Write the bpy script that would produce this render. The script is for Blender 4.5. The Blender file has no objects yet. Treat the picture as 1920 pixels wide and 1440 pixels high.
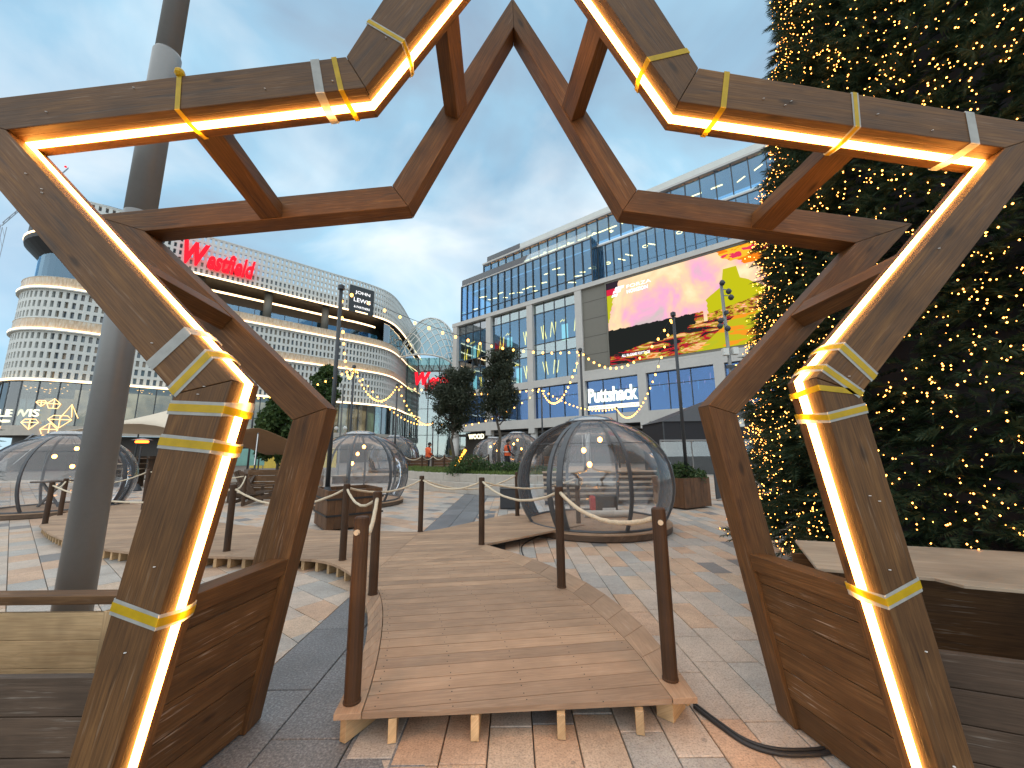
import bpy, bmesh, math, random
import numpy as np
from mathutils import Vector, Matrix
random.seed(7); rng = np.random.default_rng(7)
sc = bpy.context.scene
COL = sc.collection
R_ = math.radians

# ------------------------------------------------------------------ camera
FPX, PITCH, ROLL, EYE = 723.0, R_(9.9), R_(-0.6), 1.55
fw = Vector((0, math.cos(PITCH), math.sin(PITCH)))
up0 = Vector((0, -math.sin(PITCH), math.cos(PITCH)))
rt0 = Vector((1, 0, 0))
CR = rt0*math.cos(ROLL) + up0*math.sin(ROLL)
CU = up0*math.cos(ROLL) - rt0*math.sin(ROLL)
CAM = Vector((0, 0, EYE))
cd = bpy.data.cameras.new('camera'); cam = bpy.data.objects.new('camera', cd); COL.objects.link(cam)
M = Matrix((CR, CU, -fw)).transposed().to_4x4(); M.translation = CAM
cam.matrix_world = M
cd.sensor_width = 36; cd.lens = 36*FPX/1920; cd.clip_start = 0.05; cd.clip_end = 2000
sc.camera = cam

# ------------------------------------------------------------------ world, sun, exposure
w = bpy.data.worlds.new('World'); sc.world = w; w.use_nodes = True
nt = w.node_tree; nt.nodes.clear()
def N(t, **k):
    n = nt.nodes.new(t)
    for a, b in k.items(): setattr(n, a, b)
    return n
out = N('ShaderNodeOutputWorld'); mix = N('ShaderNodeMixShader')
b1 = N('ShaderNodeBackground'); b2 = N('ShaderNodeBackground')
sky = N('ShaderNodeTexSky', sky_type='NISHITA'); sky.sun_disc = False
SUN_EL, SUN_AZ = R_(58), R_(200)          # azimuth clockwise from +Y: behind the camera, a little to its left
sky.sun_elevation = SUN_EL; sky.sun_rotation = SUN_AZ; sky.altitude = 0; sky.ozone_density = 2.0; sky.dust_density = 0.1
b1.inputs['Strength'].default_value = 0.085
tc = N('ShaderNodeTexCoord'); mp = N('ShaderNodeMapping'); mp.inputs['Scale'].default_value = (1.0, 1.0, 1.6)
mp.inputs['Location'].default_value = (0.3, 0.8, 0.1)
n1 = N('ShaderNodeTexNoise'); n1.inputs['Scale'].default_value = 2.1; n1.inputs['Detail'].default_value = 4; n1.inputs['Roughness'].default_value = 0.5
n1.inputs['Distortion'].default_value = 0.35
r1 = N('ShaderNodeValToRGB'); r1.color_ramp.elements[0].position = 0.36; r1.color_ramp.elements[1].position = 0.68
r1.color_ramp.elements[0].color = (0.55, 0.55, 0.55, 1); r1.color_ramp.elements[1].color = (0.95, 0.95, 0.95, 1)
n2 = N('ShaderNodeTexNoise'); n2.inputs['Scale'].default_value = 2.6; n2.inputs['Detail'].default_value = 6; n2.inputs['Distortion'].default_value = 0.4
r2 = N('ShaderNodeValToRGB'); r2.color_ramp.elements[0].position = 0.3; r2.color_ramp.elements[1].position = 0.75
r2.color_ramp.elements[0].color = (0.27, 0.355, 0.43, 1); r2.color_ramp.elements[1].color = (0.62, 0.68, 0.70, 1)
e_ = r2.color_ramp.elements.new(0.5); e_.color = (0.285, 0.465, 0.585, 1)
L = nt.links.new
L(tc.outputs['Generated'], mp.inputs[0]); L(mp.outputs[0], n1.inputs[0]); L(mp.outputs[0], n2.inputs[0])
L(n1.outputs[0], r1.inputs[0]); L(n2.outputs[0], r2.inputs[0])
L(sky.outputs[0], b1.inputs[0]); L(r2.outputs[0], b2.inputs[0]); b2.inputs['Strength'].default_value = 1.04
L(r1.outputs[0], mix.inputs[0]); L(b1.outputs[0], mix.inputs[1]); L(b2.outputs[0], mix.inputs[2]); L(mix.outputs[0], out.inputs[0])
sl = bpy.data.lights.new('sun', 'SUN'); sl.energy = 1.5; sl.angle = R_(140); sl.color = (1.0, 0.87, 0.71)
so = bpy.data.objects.new('sun', sl); COL.objects.link(so)
sd = Vector((math.sin(SUN_AZ)*math.cos(SUN_EL), math.cos(SUN_AZ)*math.cos(SUN_EL), math.sin(SUN_EL)))
so.rotation_euler = sd.to_track_quat('Z', 'Y').to_euler()
sc.view_settings.view_transform = 'Standard'; sc.view_settings.look = 'None'
sc.view_settings.gamma = 1; sc.view_settings.use_curve_mapping = False
sc.view_settings.exposure = 0.75
sc.cycles.max_bounces = 6; sc.cycles.diffuse_bounces = 3; sc.cycles.glossy_bounces = 3; sc.cycles.transparent_max_bounces = 14

# ------------------------------------------------------------------ pixel -> place (measuring the photograph)
def ray(px, py): return fw + CR*((px-960)/FPX) + CU*((720-py)/FPX)
def onY(px, py, Y): d = ray(px, py); return CAM + d*(Y/d.y)
def onZ(px, py, Z=0.0): d = ray(px, py); return CAM + d*((Z-EYE)/d.z)
def proj(p):
    v = Vector(p)-CAM; f = v.dot(fw)
    if f < 0.05: return None
    return 960+FPX*v.dot(CR)/f, 720-FPX*v.dot(CU)/f

# ------------------------------------------------------------------ mesh helpers
def V(*a): return Vector(a)
class MB:
    def __init__(s): s.v = []; s.f = []
    def add(s, vs, fs):
        o = len(s.v); s.v += [Vector(p) for p in vs]; s.f += [tuple(i+o for i in f) for f in fs]; return s
    def poly(s, pts): return s.add(pts, [tuple(range(len(pts)))])
    def prism(s, pts, ext):
        pts = [Vector(p) for p in pts]; ext = Vector(ext); n = len(pts)
        nr = Vector((0, 0, 0))
        for i in range(n): nr += pts[i].cross(pts[(i+1) % n])
        if nr.dot(ext) > 0: pts = pts[::-1]
        vs = pts + [p+ext for p in pts]
        fs = [tuple(range(n)), tuple(range(2*n-1, n-1, -1))] + [(i, i+n, (i+1) % n+n, (i+1) % n) for i in range(n)]
        return s.add(vs, fs)
    def box(s, c, size, rz=0.0, rot=None):
        c = Vector(c); h = Vector(size)/2
        m = rot if rot is not None else Matrix.Rotation(rz, 3, 'Z')
        vs = [c + m @ Vector((x*h.x, y*h.y, z*h.z)) for z in (-1, 1) for y in (-1, 1) for x in (-1, 1)]
        return s.add(vs, [(0, 2, 3, 1), (4, 5, 7, 6), (0, 1, 5, 4), (2, 6, 7, 3), (0, 4, 6, 2), (1, 3, 7, 5)])
    def beam(s, a, b, wd, ht, upv=(0, 0, 1)):
        a = Vector(a); b = Vector(b); d = (b-a); l = d.length; d.normalize()
        sx = d.cross(Vector(upv))
        if sx.length < 1e-4: sx = d.cross(Vector((1, 0, 0)))
        sx.normalize(); uz = sx.cross(d)
        return s.box((a+b)/2, (wd, l, ht), rot=Matrix((sx, d, uz)).transposed())
    def tube(s, path, r, n=8, cap=True):
        path = [Vector(p) for p in path]; k = len(path); vs = []; fs = []
        t0 = (path[1]-path[0]).normalized(); a = t0.orthogonal().normalized()
        for i, p in enumerate(path):
            t = (path[min(i+1, k-1)]-path[max(i-1, 0)]).normalized()
            a = (a - t*a.dot(t)).normalized(); b = t.cross(a)
            rr = r[i] if hasattr(r, '__len__') else r
            for j in range(n):
                q = 2*math.pi*j/n; vs.append(p+(a*math.cos(q)+b*math.sin(q))*rr)
        for i in range(k-1):
            for j in range(n): fs.append((i*n+j, i*n+(j+1) % n, (i+1)*n+(j+1) % n, (i+1)*n+j))
        if cap: fs += [tuple(range(n-1, -1, -1)), tuple(range((k-1)*n, k*n))]
        return s.add(vs, fs)
    def lathe(s, prof, c=(0, 0, 0), n=16, capb=True, capt=True):
        c = Vector(c); vs = []; fs = []; k = len(prof)
        for r, z in prof:
            for j in range(n):
                q = 2*math.pi*j/n; vs.append(c+Vector((r*math.cos(q), r*math.sin(q), z)))
        for i in range(k-1):
            for j in range(n): fs.append((i*n+j, i*n+(j+1) % n, (i+1)*n+(j+1) % n, (i+1)*n+j))
        if capb: fs.append(tuple(range(n-1, -1, -1)))
        if capt: fs.append(tuple(range((k-1)*n, k*n)))
        return s.add(vs, fs)
    def sphere(s, c, r, n=8, m=5, sz=1.0):
        prof = [(max(r*math.sin(math.pi*i/m), 1e-4), -r*sz*math.cos(math.pi*i/m)) for i in range(m+1)]
        return s.lathe(prof, c, n, False, False)
    def mesh(s, name, org=Vector((0, 0, 0)), grain=None, smooth=False):
        me = bpy.data.meshes.new(name)
        me.from_pydata([p-org for p in s.v], [], s.f); me.update()
        if grain is not None:
            g = Vector(grain).normalized(); uv = me.uv_layers.new(name='UVMap').data
            for pl in me.polygons:
                b = pl.normal.cross(g)
                if b.length < 0.3: e = g.orthogonal().normalized(); b2_ = pl.normal.cross(e)
                else: e = g; b2_ = b.normalized()
                for li in pl.loop_indices:
                    co = s.v[me.loops[li].vertex_index]; uv[li].uv = (co.dot(e), co.dot(b2_))
        if smooth: me.polygons.foreach_set('use_smooth', [True]*len(me.polygons))
        return me
    def build(s, name, mat, parent=None, local=False, grain=None, smooth=False, bevel=0, org=None, seg=2):
        o_ = Vector(org) if org is not None else (Vector((0, 0, 0)) if (parent is None or local) else wloc(parent))
        me = s.mesh(name, o_, grain, smooth)
        if mat: me.materials.append(MT[mat] if isinstance(mat, str) else mat)
        ob = bpy.data.objects.new(name, me); COL.objects.link(ob)
        if parent is not None: ob.parent = parent
        elif org is not None: ob.location = org
        if bevel:
            bv = ob.modifiers.new('bevel', 'BEVEL'); bv.width = bevel; bv.segments = seg; bv.limit_method = 'ANGLE'
        return ob
def wloc(o):
    p = Vector((0, 0, 0))
    while o is not None: p += o.location; o = o.parent
    return p
def tag(o, label=None, cat=None, group=None, kind=None):
    if label: o['label'] = label
    if cat: o['category'] = cat
    if group: o['group'] = group
    if kind: o['kind'] = kind
    return o
def thing(name, loc, label, cat, group=None, rz=0):
    o = bpy.data.objects.new(name, None); COL.objects.link(o); o.location = loc; o.rotation_euler = (0, 0, rz)
    o.empty_display_size = 0.1
    return tag(o, label, cat, group)
def inst(name, me, parent, loc, rot=None, scale=None, mat=None):
    o = bpy.data.objects.new(name, me); COL.objects.link(o); o.parent = parent; o.location = loc
    if rot is not None: o.rotation_euler = rot
    if scale is not None: o.scale = scale
    return o
def fastmesh(name, verts, faces_flat, nper, mat, parent=None, loc=None):
    me = bpy.data.meshes.new(name); nv = len(verts); nf = len(faces_flat)//nper
    me.vertices.add(nv); me.vertices.foreach_set('co', np.asarray(verts, dtype=np.float32).ravel())
    me.loops.add(nf*nper); me.loops.foreach_set('vertex_index', np.asarray(faces_flat, dtype=np.int32))
    me.polygons.add(nf); me.polygons.foreach_set('loop_start', np.arange(0, nf*nper, nper, dtype=np.int32))
    me.update(calc_edges=True); me.validate()
    me.materials.append(MT[mat]); o = bpy.data.objects.new(name, me); COL.objects.link(o)
    if parent is not None: o.parent = parent
    if loc is not None: o.location = loc
    return o
def cat_curve(a, b, sag, n=16):
    a = Vector(a); b = Vector(b)
    return [a.lerp(b, i/n) - Vector((0, 0, sag*4*(i/n)*(1-i/n))) for i in range(n+1)]

# ------------------------------------------------------------------ materials
MT = {}
class NM:
    def __init__(s, name):
        s.m = bpy.data.materials.new(name); s.m.use_nodes = True; s.t = s.m.node_tree; s.t.nodes.clear()
        s.o = s.n('ShaderNodeOutputMaterial'); MT[name] = s.m
    def n(s, t, **k):
        x = s.t.nodes.new(t)
        for a, b in k.items():
            if a.startswith('i_'): x.inputs[int(a[2:])].default_value = b
            else: setattr(x, a, b)
        return x
    def l(s, a, b): s.t.links.new(a, b)
    def noise(s, vec, scale, detail=4, rough=0.55, dist=0.0):
        x = s.n('ShaderNodeTexNoise'); x.inputs['Scale'].default_value = scale; x.inputs['Detail'].default_value = detail
        x.inputs['Roughness'].default_value = rough; x.inputs['Distortion'].default_value = dist
        if vec is not None: s.l(vec, x.inputs['Vector'])
        return x.outputs[0]
    def ramp(s, fac, stops, interp='LINEAR'):
        x = s.n('ShaderNodeValToRGB'); cr = x.color_ramp; cr.interpolation = interp
        while len(cr.elements) < len(stops): cr.elements.new(0.5)
        for e, (p, c) in zip(cr.elements, stops): e.position = p; e.color = (*c, 1) if len(c) == 3 else c
        s.l(fac, x.inputs[0]); return x.outputs[0]
    def mixc(s, fac, a, b, bt='MIX'):
        x = s.n('ShaderNodeMix', data_type='RGBA', blend_type=bt)
        for sock, v in ((x.inputs[0], fac), (x.inputs[6], a), (x.inputs[7], b)):
            if hasattr(v, 'is_linked'): s.l(v, sock)
            elif isinstance(v, (int, float)): sock.default_value = v
            else: sock.default_value = (*v, 1)
        return x.outputs[2]
    def math(s, op, a, b=0.0, c=None):
        x = s.n('ShaderNodeMath', operation=op)
        for sock, v in zip(x.inputs, (a, b, c)):
            if v is None: continue
            if hasattr(v, 'is_linked'): s.l(v, sock)
            else: sock.default_value = v
        return x.outputs[0]
    def bsdf(s, col, rough=0.6, metal=0.0, spec=0.5, bump=None, bstr=0.3, bdist=0.01, **kw):
        p = s.n('ShaderNodeBsdfPrincipled')
        for nm, v in (('Base Color', col), ('Roughness', rough), ('Metallic', metal), ('Specular IOR Level', spec)):
            if hasattr(v, 'is_linked'): s.l(v, p.inputs[nm])
            else: p.inputs[nm].default_value = (*v, 1) if isinstance(v, tuple) else v
        for nm, v in kw.items(): p.inputs[nm.replace('_', ' ')].default_value = v
        if bump is not None:
            b = s.n('ShaderNodeBump'); b.inputs['Strength'].default_value = bstr; b.inputs['Distance'].default_value = bdist
            s.l(bump, b.inputs['Height']); s.l(b.outputs[0], p.inputs['Normal'])
        s.l(p.outputs[0], s.o.inputs[0]); return p
    def coord(s, k='Object'): return s.n('ShaderNodeTexCoord').outputs[k]
    def rnd(s):
        a = s.n('ShaderNodeObjectInfo').outputs['Random']; b = s.n('ShaderNodeNewGeometry').outputs['Random Per Island']
        return s.math('FRACT', s.math('ADD', a, b))
def mul(c, k): return tuple(x*k for x in c)
def surf(name, c, var=0.25, scale=6, rough=0.6, metal=0.0, bstr=0.15, bdist=0.005, co='Object', spec=0.5, fine=8):
    m = NM(name); v = m.coord(co)
    a = m.noise(v, scale, 3); b = m.noise(v, scale*fine, 2)
    col = m.ramp(a, [(0.28, mul(c, 1-var)), (0.72, mul(c, 1+var))])
    col = m.mixc(0.35, col, m.ramp(b, [(0.3, mul(c, 1-var)), (0.7, mul(c, 1+var))]))
    rg = m.math('MULTIPLY_ADD', a, 0.25, rough-0.12)
    m.bsdf(col, rg, metal, spec, bump=b, bstr=bstr, bdist=bdist); return m
def wood(name, dark, mid, light, gs=1.0, rough=0.62, bstr=0.35, wear=0.0, wearc=(0.5, 0.4, 0.3), knots=True, joint=None, blot=.8):
    m = NM(name); uv = m.coord('UV'); rd = m.rnd()
    off = m.n('ShaderNodeCombineXYZ'); m.l(m.math('MULTIPLY', rd, 37.0), off.inputs[0]); m.l(m.math('MULTIPLY', rd, 11.0), off.inputs[1])
    va = m.n('ShaderNodeVectorMath', operation='ADD'); m.l(uv, va.inputs[0]); m.l(off.outputs[0], va.inputs[1])
    mp_ = m.n('ShaderNodeMapping'); mp_.inputs['Scale'].default_value = (1.6*gs, 26*gs, 1); m.l(va.outputs[0], mp_.inputs[0])
    g1 = m.noise(mp_.outputs[0], 1.0, 4, 0.6, 0.7)
    mp2 = m.n('ShaderNodeMapping'); mp2.inputs['Scale'].default_value = (5*gs, 150*gs, 1); m.l(va.outputs[0], mp2.inputs[0])
    g2 = m.noise(mp2.outputs[0], 1.0, 1)
    bl = m.noise(va.outputs[0], 2.3*gs, 3, 0.6)
    col = m.ramp(g1, [(0.30, dark), (0.44, mid), (0.5, mul(mid, .8)), (0.56, mid), (0.70, light)])
    col = m.mixc(0.3, col, m.ramp(g2, [(0.3, dark), (0.7, light)]))
    col = m.mixc(blot, col, m.ramp(bl, [(0.25, (0.45, 0.44, 0.43)), (0.6, (1, 1, 1)), (0.8, (1.25, 1.22, 1.2))]), 'MULTIPLY')
    col = m.mixc(1.0, col, m.ramp(rd, [(0.0, (0.82, 0.82, 0.82)), (1.0, (1.18, 1.15, 1.1))]), 'MULTIPLY')
    if knots:
        mk = m.n('ShaderNodeMapping'); mk.inputs['Scale'].default_value = (2.2*gs, 6.5*gs, 1); m.l(va.outputs[0], mk.inputs[0])
        vo = m.n('ShaderNodeTexVoronoi'); vo.inputs['Scale'].default_value = 1.0; vo.inputs['Randomness'].default_value = 1.0; m.l(mk.outputs[0], vo.inputs['Vector'])
        k = m.ramp(vo.outputs['Distance'], [(0.05, (1, 1, 1)), (0.13, (0, 0, 0))])
        col = m.mixc(m.math('MULTIPLY', k, 0.75), col, mul(dark, 0.45))
    if wear:
        ms = m.n('ShaderNodeMapping'); ms.inputs['Scale'].default_value = (3, 60, 1); m.l(va.outputs[0], ms.inputs[0])
        ws = m.math('MULTIPLY', m.ramp(m.noise(ms.outputs[0], 1.0, 3, 0.7), [(0.58, (0, 0, 0)), (0.68, (1, 1, 1))]), m.ramp(bl, [(0.46, (0, 0, 0)), (0.62, (1, 1, 1))]))
        col = m.mixc(m.math('MULTIPLY', ws, wear), col, wearc)
    rg = m.math('MULTIPLY_ADD', g1, 0.3, rough-0.15)
    m.bsdf(col, rg, 0, 0.4, bump=m.math('ADD', g1, m.math('MULTIPLY', g2, 0.5)), bstr=bstr, bdist=0.004); return m
def emis(name, c, st, sample=True):
    m = NM(name); e = m.n('ShaderNodeEmission'); e.inputs[0].default_value = (*c, 1); e.inputs[1].default_value = st
    m.l(e.outputs[0], m.o.inputs[0])
    if not sample: m.m.cycles.emission_sampling = 'NONE'
    return m
def glassm(name, tint, refl=0.35, base=0.06, rough=0.02, wav=0.0, haze=0.0, gcol=(0.95, 0.97, 1)):
    m = NM(name); tr = m.n('ShaderNodeBsdfTransparent'); tr.inputs[0].default_value = (*tint, 1)
    gl = m.n('ShaderNodeBsdfGlossy'); gl.inputs['Roughness'].default_value = rough; gl.inputs[0].default_value = (*gcol, 1)
    lw = m.n('ShaderNodeLayerWeight'); lw.inputs[0].default_value = refl
    f = m.math('MINIMUM', m.math('ADD', lw.outputs['Fresnel'], base), 1.0)
    if wav:
        b = m.n('ShaderNodeBump'); b.inputs['Strength'].default_value = wav; b.inputs['Distance'].default_value = 0.05
        m.l(m.noise(m.coord('Object'), 1.6, 3), b.inputs['Height']); m.l(b.outputs[0], gl.inputs['Normal']); m.l(b.outputs[0], lw.inputs['Normal'])
    mx = m.n('ShaderNodeMixShader'); m.l(f, mx.inputs[0]); m.l(tr.outputs[0], mx.inputs[1]); m.l(gl.outputs[0], mx.inputs[2])
    if haze:
        df = m.n('ShaderNodeBsdfDiffuse'); df.inputs[0].default_value = (.75, .77, .8, 1); tl = m.n('ShaderNodeBsdfTranslucent'); tl.inputs[0].default_value = (.75, .77, .8, 1)
        h1 = m.n('ShaderNodeMixShader'); h1.inputs[0].default_value = .5; m.l(df.outputs[0], h1.inputs[1]); m.l(tl.outputs[0], h1.inputs[2])
        h2 = m.n('ShaderNodeMixShader'); h2.inputs[0].default_value = haze; m.l(mx.outputs[0], h2.inputs[1]); m.l(h1.outputs[0], h2.inputs[2]); mx = h2
    m.l(mx.outputs[0], m.o.inputs[0]); return m

wood('arch_wood', (0.040, 0.0165, 0.0045), (0.135, 0.059, 0.0165), (0.235, 0.115, 0.037), wear=0.22)
wood('plank_wood', (0.045, 0.019, 0.0055), (0.125, 0.058, 0.018), (0.195, 0.10, 0.038), wear=0.7, wearc=(0.42, 0.34, 0.27))
wood('post_wood', (0.035, 0.016, 0.007), (0.06, 0.028, 0.012), (0.09, 0.045, 0.02), knots=False)
wood('planter_wood', (0.07, 0.032, 0.013), (0.13, 0.06, 0.025), (0.18, 0.088, 0.038))
wood('dull_wood', (0.06, 0.038, 0.024), (0.10, 0.062, 0.04), (0.15, 0.10, 0.068), wear=0.6, wearc=(0.3, 0.26, 0.22))
wood('deck_wood', (0.315, 0.203, 0.132), (0.38, 0.254, 0.168), (0.45, 0.312, 0.212), rough=0.7, bstr=0.12, blot=.45, knots=False, wear=0.5, wearc=(0.48, 0.38, 0.3))
wood('pine', (0.42, 0.26, 0.13), (0.58, 0.39, 0.21), (0.68, 0.50, 0.30), bstr=0.15)
wood('plywood', (0.36, 0.27, 0.19), (0.48, 0.37, 0.27), (0.58, 0.47, 0.35), gs=0.6, bstr=0.12, knots=False)
emis('led', (1.0, 0.44, 0.09), 22.0)
emis('fairy', (1.0, 0.34, 0.06), 8.5, False)
emis('bulb', (1.0, 0.44, 0.08), 4.6, False); emis('office_lamp', (1.0, 0.42, 0.10), 9.0, False)
emis('bulb_hot', (1.0, 0.36, 0.06), 12.0)
emis('neon', (1.0, 0.40, 0.035), 4.2, False)
emis('neon_pink', (1.0, 0.55, 0.22), 2.0, False)
emis('lightline', (1.0, 0.68, 0.36), 3.0)
emis('panel_light', (1.0, 0.52, 0.15), 4.5, False)
emis('red_sign', (1.0, 0.015, 0.03), 1.0, False)
emis('white_sign', (0.95, 1.0, 0.80), 1.25, False)
emis('cream_sign', (1.0, 0.92, 0.62), 1.3, False)
emis('sign_white_text', (1, 1, 1), 1.0, False)
emis('heater_glow', (1.0, 0.16, 0.02), 4.0, False)
emis('tube_red', (1.0, 0.30, 0.25), 1.1, False); emis('tube_teal', (0.1, 0.7, 0.65), 0.5, False)
emis('door_light', (0.75, 1.0, 0.72), 0.85, False)
def paving():
    m = NM('paving'); rd = m.rnd(); v = m.coord('Object'); g = m.n('ShaderNodeNewGeometry').outputs['Position']
    c = m.ramp(rd, [(0.0, (0.50, 0.345, 0.245)), (0.16, (0.47, 0.395, 0.335)), (0.34, (0.42, 0.385, 0.35)), (0.5, (0.51, 0.39, 0.295)),
                    (0.62, (0.37, 0.355, 0.335)), (0.74, (0.49, 0.41, 0.345)), (0.88, (0.21, 0.205, 0.205)), (0.93, (0.51, 0.355, 0.25))], 'CONSTANT')
    sp = m.noise(g, 95, 2, 0.6); bl = m.noise(g, 3.2, 3, 0.6); st = m.noise(g, 22, 3, 0.7)
    c = m.mixc(1.0, c, m.ramp(sp, [(0.30, (0.62, 0.62, 0.63)), (0.45, (0.95, 0.95, 0.95)), (0.7, (1.22, 1.2, 1.17))]), 'MULTIPLY')
    c = m.mixc(0.8, c, m.ramp(bl, [(0.25, (0.72, 0.71, 0.70)), (0.7, (1.12, 1.1, 1.08))]), 'MULTIPLY')
    c = m.mixc(0.5, c, m.ramp(st, [(0.3, (0.75, 0.72, 0.70)), (0.6, (1.08, 1.08, 1.08))]), 'MULTIPLY')
    vo = m.n('ShaderNodeTexVoronoi'); vo.inputs['Scale'].default_value = 2.6; m.l(g, vo.inputs['Vector'])
    c = m.mixc(m.math('MULTIPLY', m.math('LESS_THAN', vo.outputs['Distance'], .045), .45), c, (.10, .095, .09))
    m.bsdf(c, m.math('MULTIPLY_ADD', bl, 0.3, 0.42), 0, 0.4, bump=sp, bstr=0.25, bdist=0.002)
paving()
def granite():
    m = NM('granite'); g = m.n('ShaderNodeNewGeometry').outputs['Position']; rd = m.rnd()
    c = m.ramp(rd, [(0, (0.125, 0.130, 0.14)), (1, (0.165, 0.17, 0.18))])
    sp = m.noise(g, 70, 3, 0.7); bl = m.noise(g, 2.4, 5, 0.6)
    c = m.mixc(1.0, c, m.ramp(sp, [(0.3, (0.5, 0.5, 0.5)), (0.5, (1, 1, 1)), (0.7, (1.9, 1.85, 1.8))]), 'MULTIPLY')
    c = m.mixc(0.8, c, m.ramp(bl, [(0.25, (0.75, 0.75, 0.75)), (0.7, (1.2, 1.2, 1.2))]), 'MULTIPLY')
    m.bsdf(c, 0.5, 0, 0.45, bump=sp, bstr=0.25, bdist=0.002)
granite()
surf('mortar', (0.16, 0.135, 0.115), 0.3, 2.0, 0.85)
surf('steel', (0.22, 0.222, 0.22), 0.05, 3, 0.42, 0.35, 0.04)
surf('pole_dark', (0.045, 0.05, 0.056), 0.15, 6, 0.45, 0.3, 0.05)
surf('rope', (0.62, 0.52, 0.38), 0.2, 60, 0.85, bstr=0.6)
surf('black', (0.012, 0.012, 0.013), 0.3, 9, 0.55)
surf('charcoal', (0.035, 0.038, 0.044), 0.25, 9, 0.55)
surf('frame_dark', (0.075, 0.08, 0.088), 0.15, 9, 0.4, 0.2, 0.04)
surf('cable', (0.018, 0.017, 0.018), 0.2, 9, 0.5)
surf('concrete', (0.48, 0.465, 0.44), 0.08, 0.7, 0.75, bstr=0.06)
surf('panel_white', (0.58, 0.59, 0.56), 0.07, 0.6, 0.6, bstr=0.03)
surf('panel_taupe', (0.155, 0.145, 0.12), 0.06, 0.5, 0.6, bstr=0.02)
surf('stone', (0.44, 0.40, 0.35), 0.14, 2.0, 0.8, bstr=0.15)
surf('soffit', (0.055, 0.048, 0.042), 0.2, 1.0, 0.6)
surf('interior', (0.075, 0.10, 0.125), 0.4, 0.35, 0.9)
surf('interior_warm', (0.42, 0.35, 0.26), 0.3, 0.4, 0.9)
surf('interior_dark', (0.02, 0.024, 0.034), 0.3, 0.4, 0.9)
surf('mullion', (0.05, 0.06, 0.07), 0.1, 2, 0.45, 0.3)
surf('cloth_beige', (0.62, 0.53, 0.42), 0.06, 1.2, 0.85, bstr=0.05)
surf('cloth_brown', (0.22, 0.125, 0.062), 0.12, 1.2, 0.85, bstr=0.05)
surf('orange_vest', (0.85, 0.13, 0.035), 0.12, 10, 0.7); surf('dark_cloth', (0.016, 0.016, 0.02), 0.3, 10, 0.8); surf('skin', (0.42, 0.24, 0.16), 0.1, 10, 0.6)
surf('red_paint', (0.45, 0.03, 0.03), 0.2, 6, 0.5); surf('white_paint', (0.75, 0.75, 0.73), 0.05, 6, 0.5); surf('yellow_paint', (0.6, 0.43, 0.06), 0.15, 6, 0.6)
surf('grey_cloth', (0.5, 0.48, 0.44), 0.12, 12, 0.9); surf('teal_tarp', (0.22, 0.45, 0.40), 0.15, 2, 0.7); surf('green_bin', (0.3, 0.6, 0.08), 0.15, 5, 0.6)
surf('john_black', (0.03, 0.035, 0.038), 0.1, 1, 0.5)
surf('trunk', (0.085, 0.07, 0.055), 0.3, 9, 0.85, bstr=0.5, bdist=0.02)
surf('crane_metal', (0.35, 0.38, 0.42), 0.1, 1, 0.6)
glassm('curtain_glass', (0.46, 0.68, 0.84), 0.22, 0.16, 0.015, 0.04, gcol=(.55, .80, 1))
glassm('green_glass', (0.52, 0.72, 0.68), 0.30, 0.26, 0.02, 0.05)
glassm('blue_glass', (0.42, 0.58, 0.85), 0.18, 0.22, 0.02, 0.04, gcol=(.30, .50, .80))
glassm('shop_glass', (0.72, 0.74, 0.70), 0.3, 0.10, 0.02, 0.03)
glassm('pod_glass', (0.95, 0.955, 0.96), 0.17, 0.05, 0.05, 0.2, haze=0.045)
glassm('vault_glass', (0.42, 0.50, 0.48), 0.12, 0.07, 0.1)

glassm('pod_cap', (0.68, 0.72, 0.76), 0.4, 0.25, 0.15)
glassm('clear_glass', (0.85, 0.9, 0.9), 0.3, 0.08, 0.01)
def small_window():
    m = NM('small_window'); rd = m.rnd()
    c = m.ramp(rd, [(0, (0.09, 0.12, 0.15)), (0.35, (0.15, 0.15, 0.15)), (0.6, (0.22, 0.18, 0.13)), (0.85, (0.12, 0.17, 0.19)), (0.95, (0.34, 0.24, 0.15))], 'CONSTANT')
    m.bsdf(c, 0.12, 0, 0.8)
small_window()
def fringe():
    m = NM('fringe'); v = m.coord('UV'); mp_ = m.n('ShaderNodeMapping'); mp_.inputs['Scale'].default_value = (3.2, 0.7, 1); m.l(v, mp_.inputs[0])
    a = m.noise(mp_.outputs[0], 1.6, 5, 0.7)
    c = m.ramp(a, [(0.35, (0.60, 0.56, 0.48)), (0.5, (0.55, 0.42, 0.28)), (0.65, (0.38, 0.27, 0.18))])
    m.bsdf(c, 0.35, 0, 0.5)
fringe()
def tapem(name, c):
    m = NM(name); d = m.n('ShaderNodeBsdfPrincipled'); d.inputs['Roughness'].default_value = 0.35
    cc = m.ramp(m.noise(m.coord('Object'), 18, 4), [(0.3, mul(c, 0.85)), (0.7, mul(c, 1.08))]); m.l(cc, d.inputs['Base Color'])
    t = m.n('ShaderNodeBsdfTranslucent'); m.l(cc, t.inputs[0]); x = m.n('ShaderNodeMixShader'); x.inputs[0].default_value = 0.45
    m.l(d.outputs[0], x.inputs[1]); m.l(t.outputs[0], x.inputs[2]); m.l(x.outputs[0], m.o.inputs[0])
tapem('tape_yellow', (0.78, 0.52, 0.02)); tapem('tape_white', (0.62, 0.63, 0.60))
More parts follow.
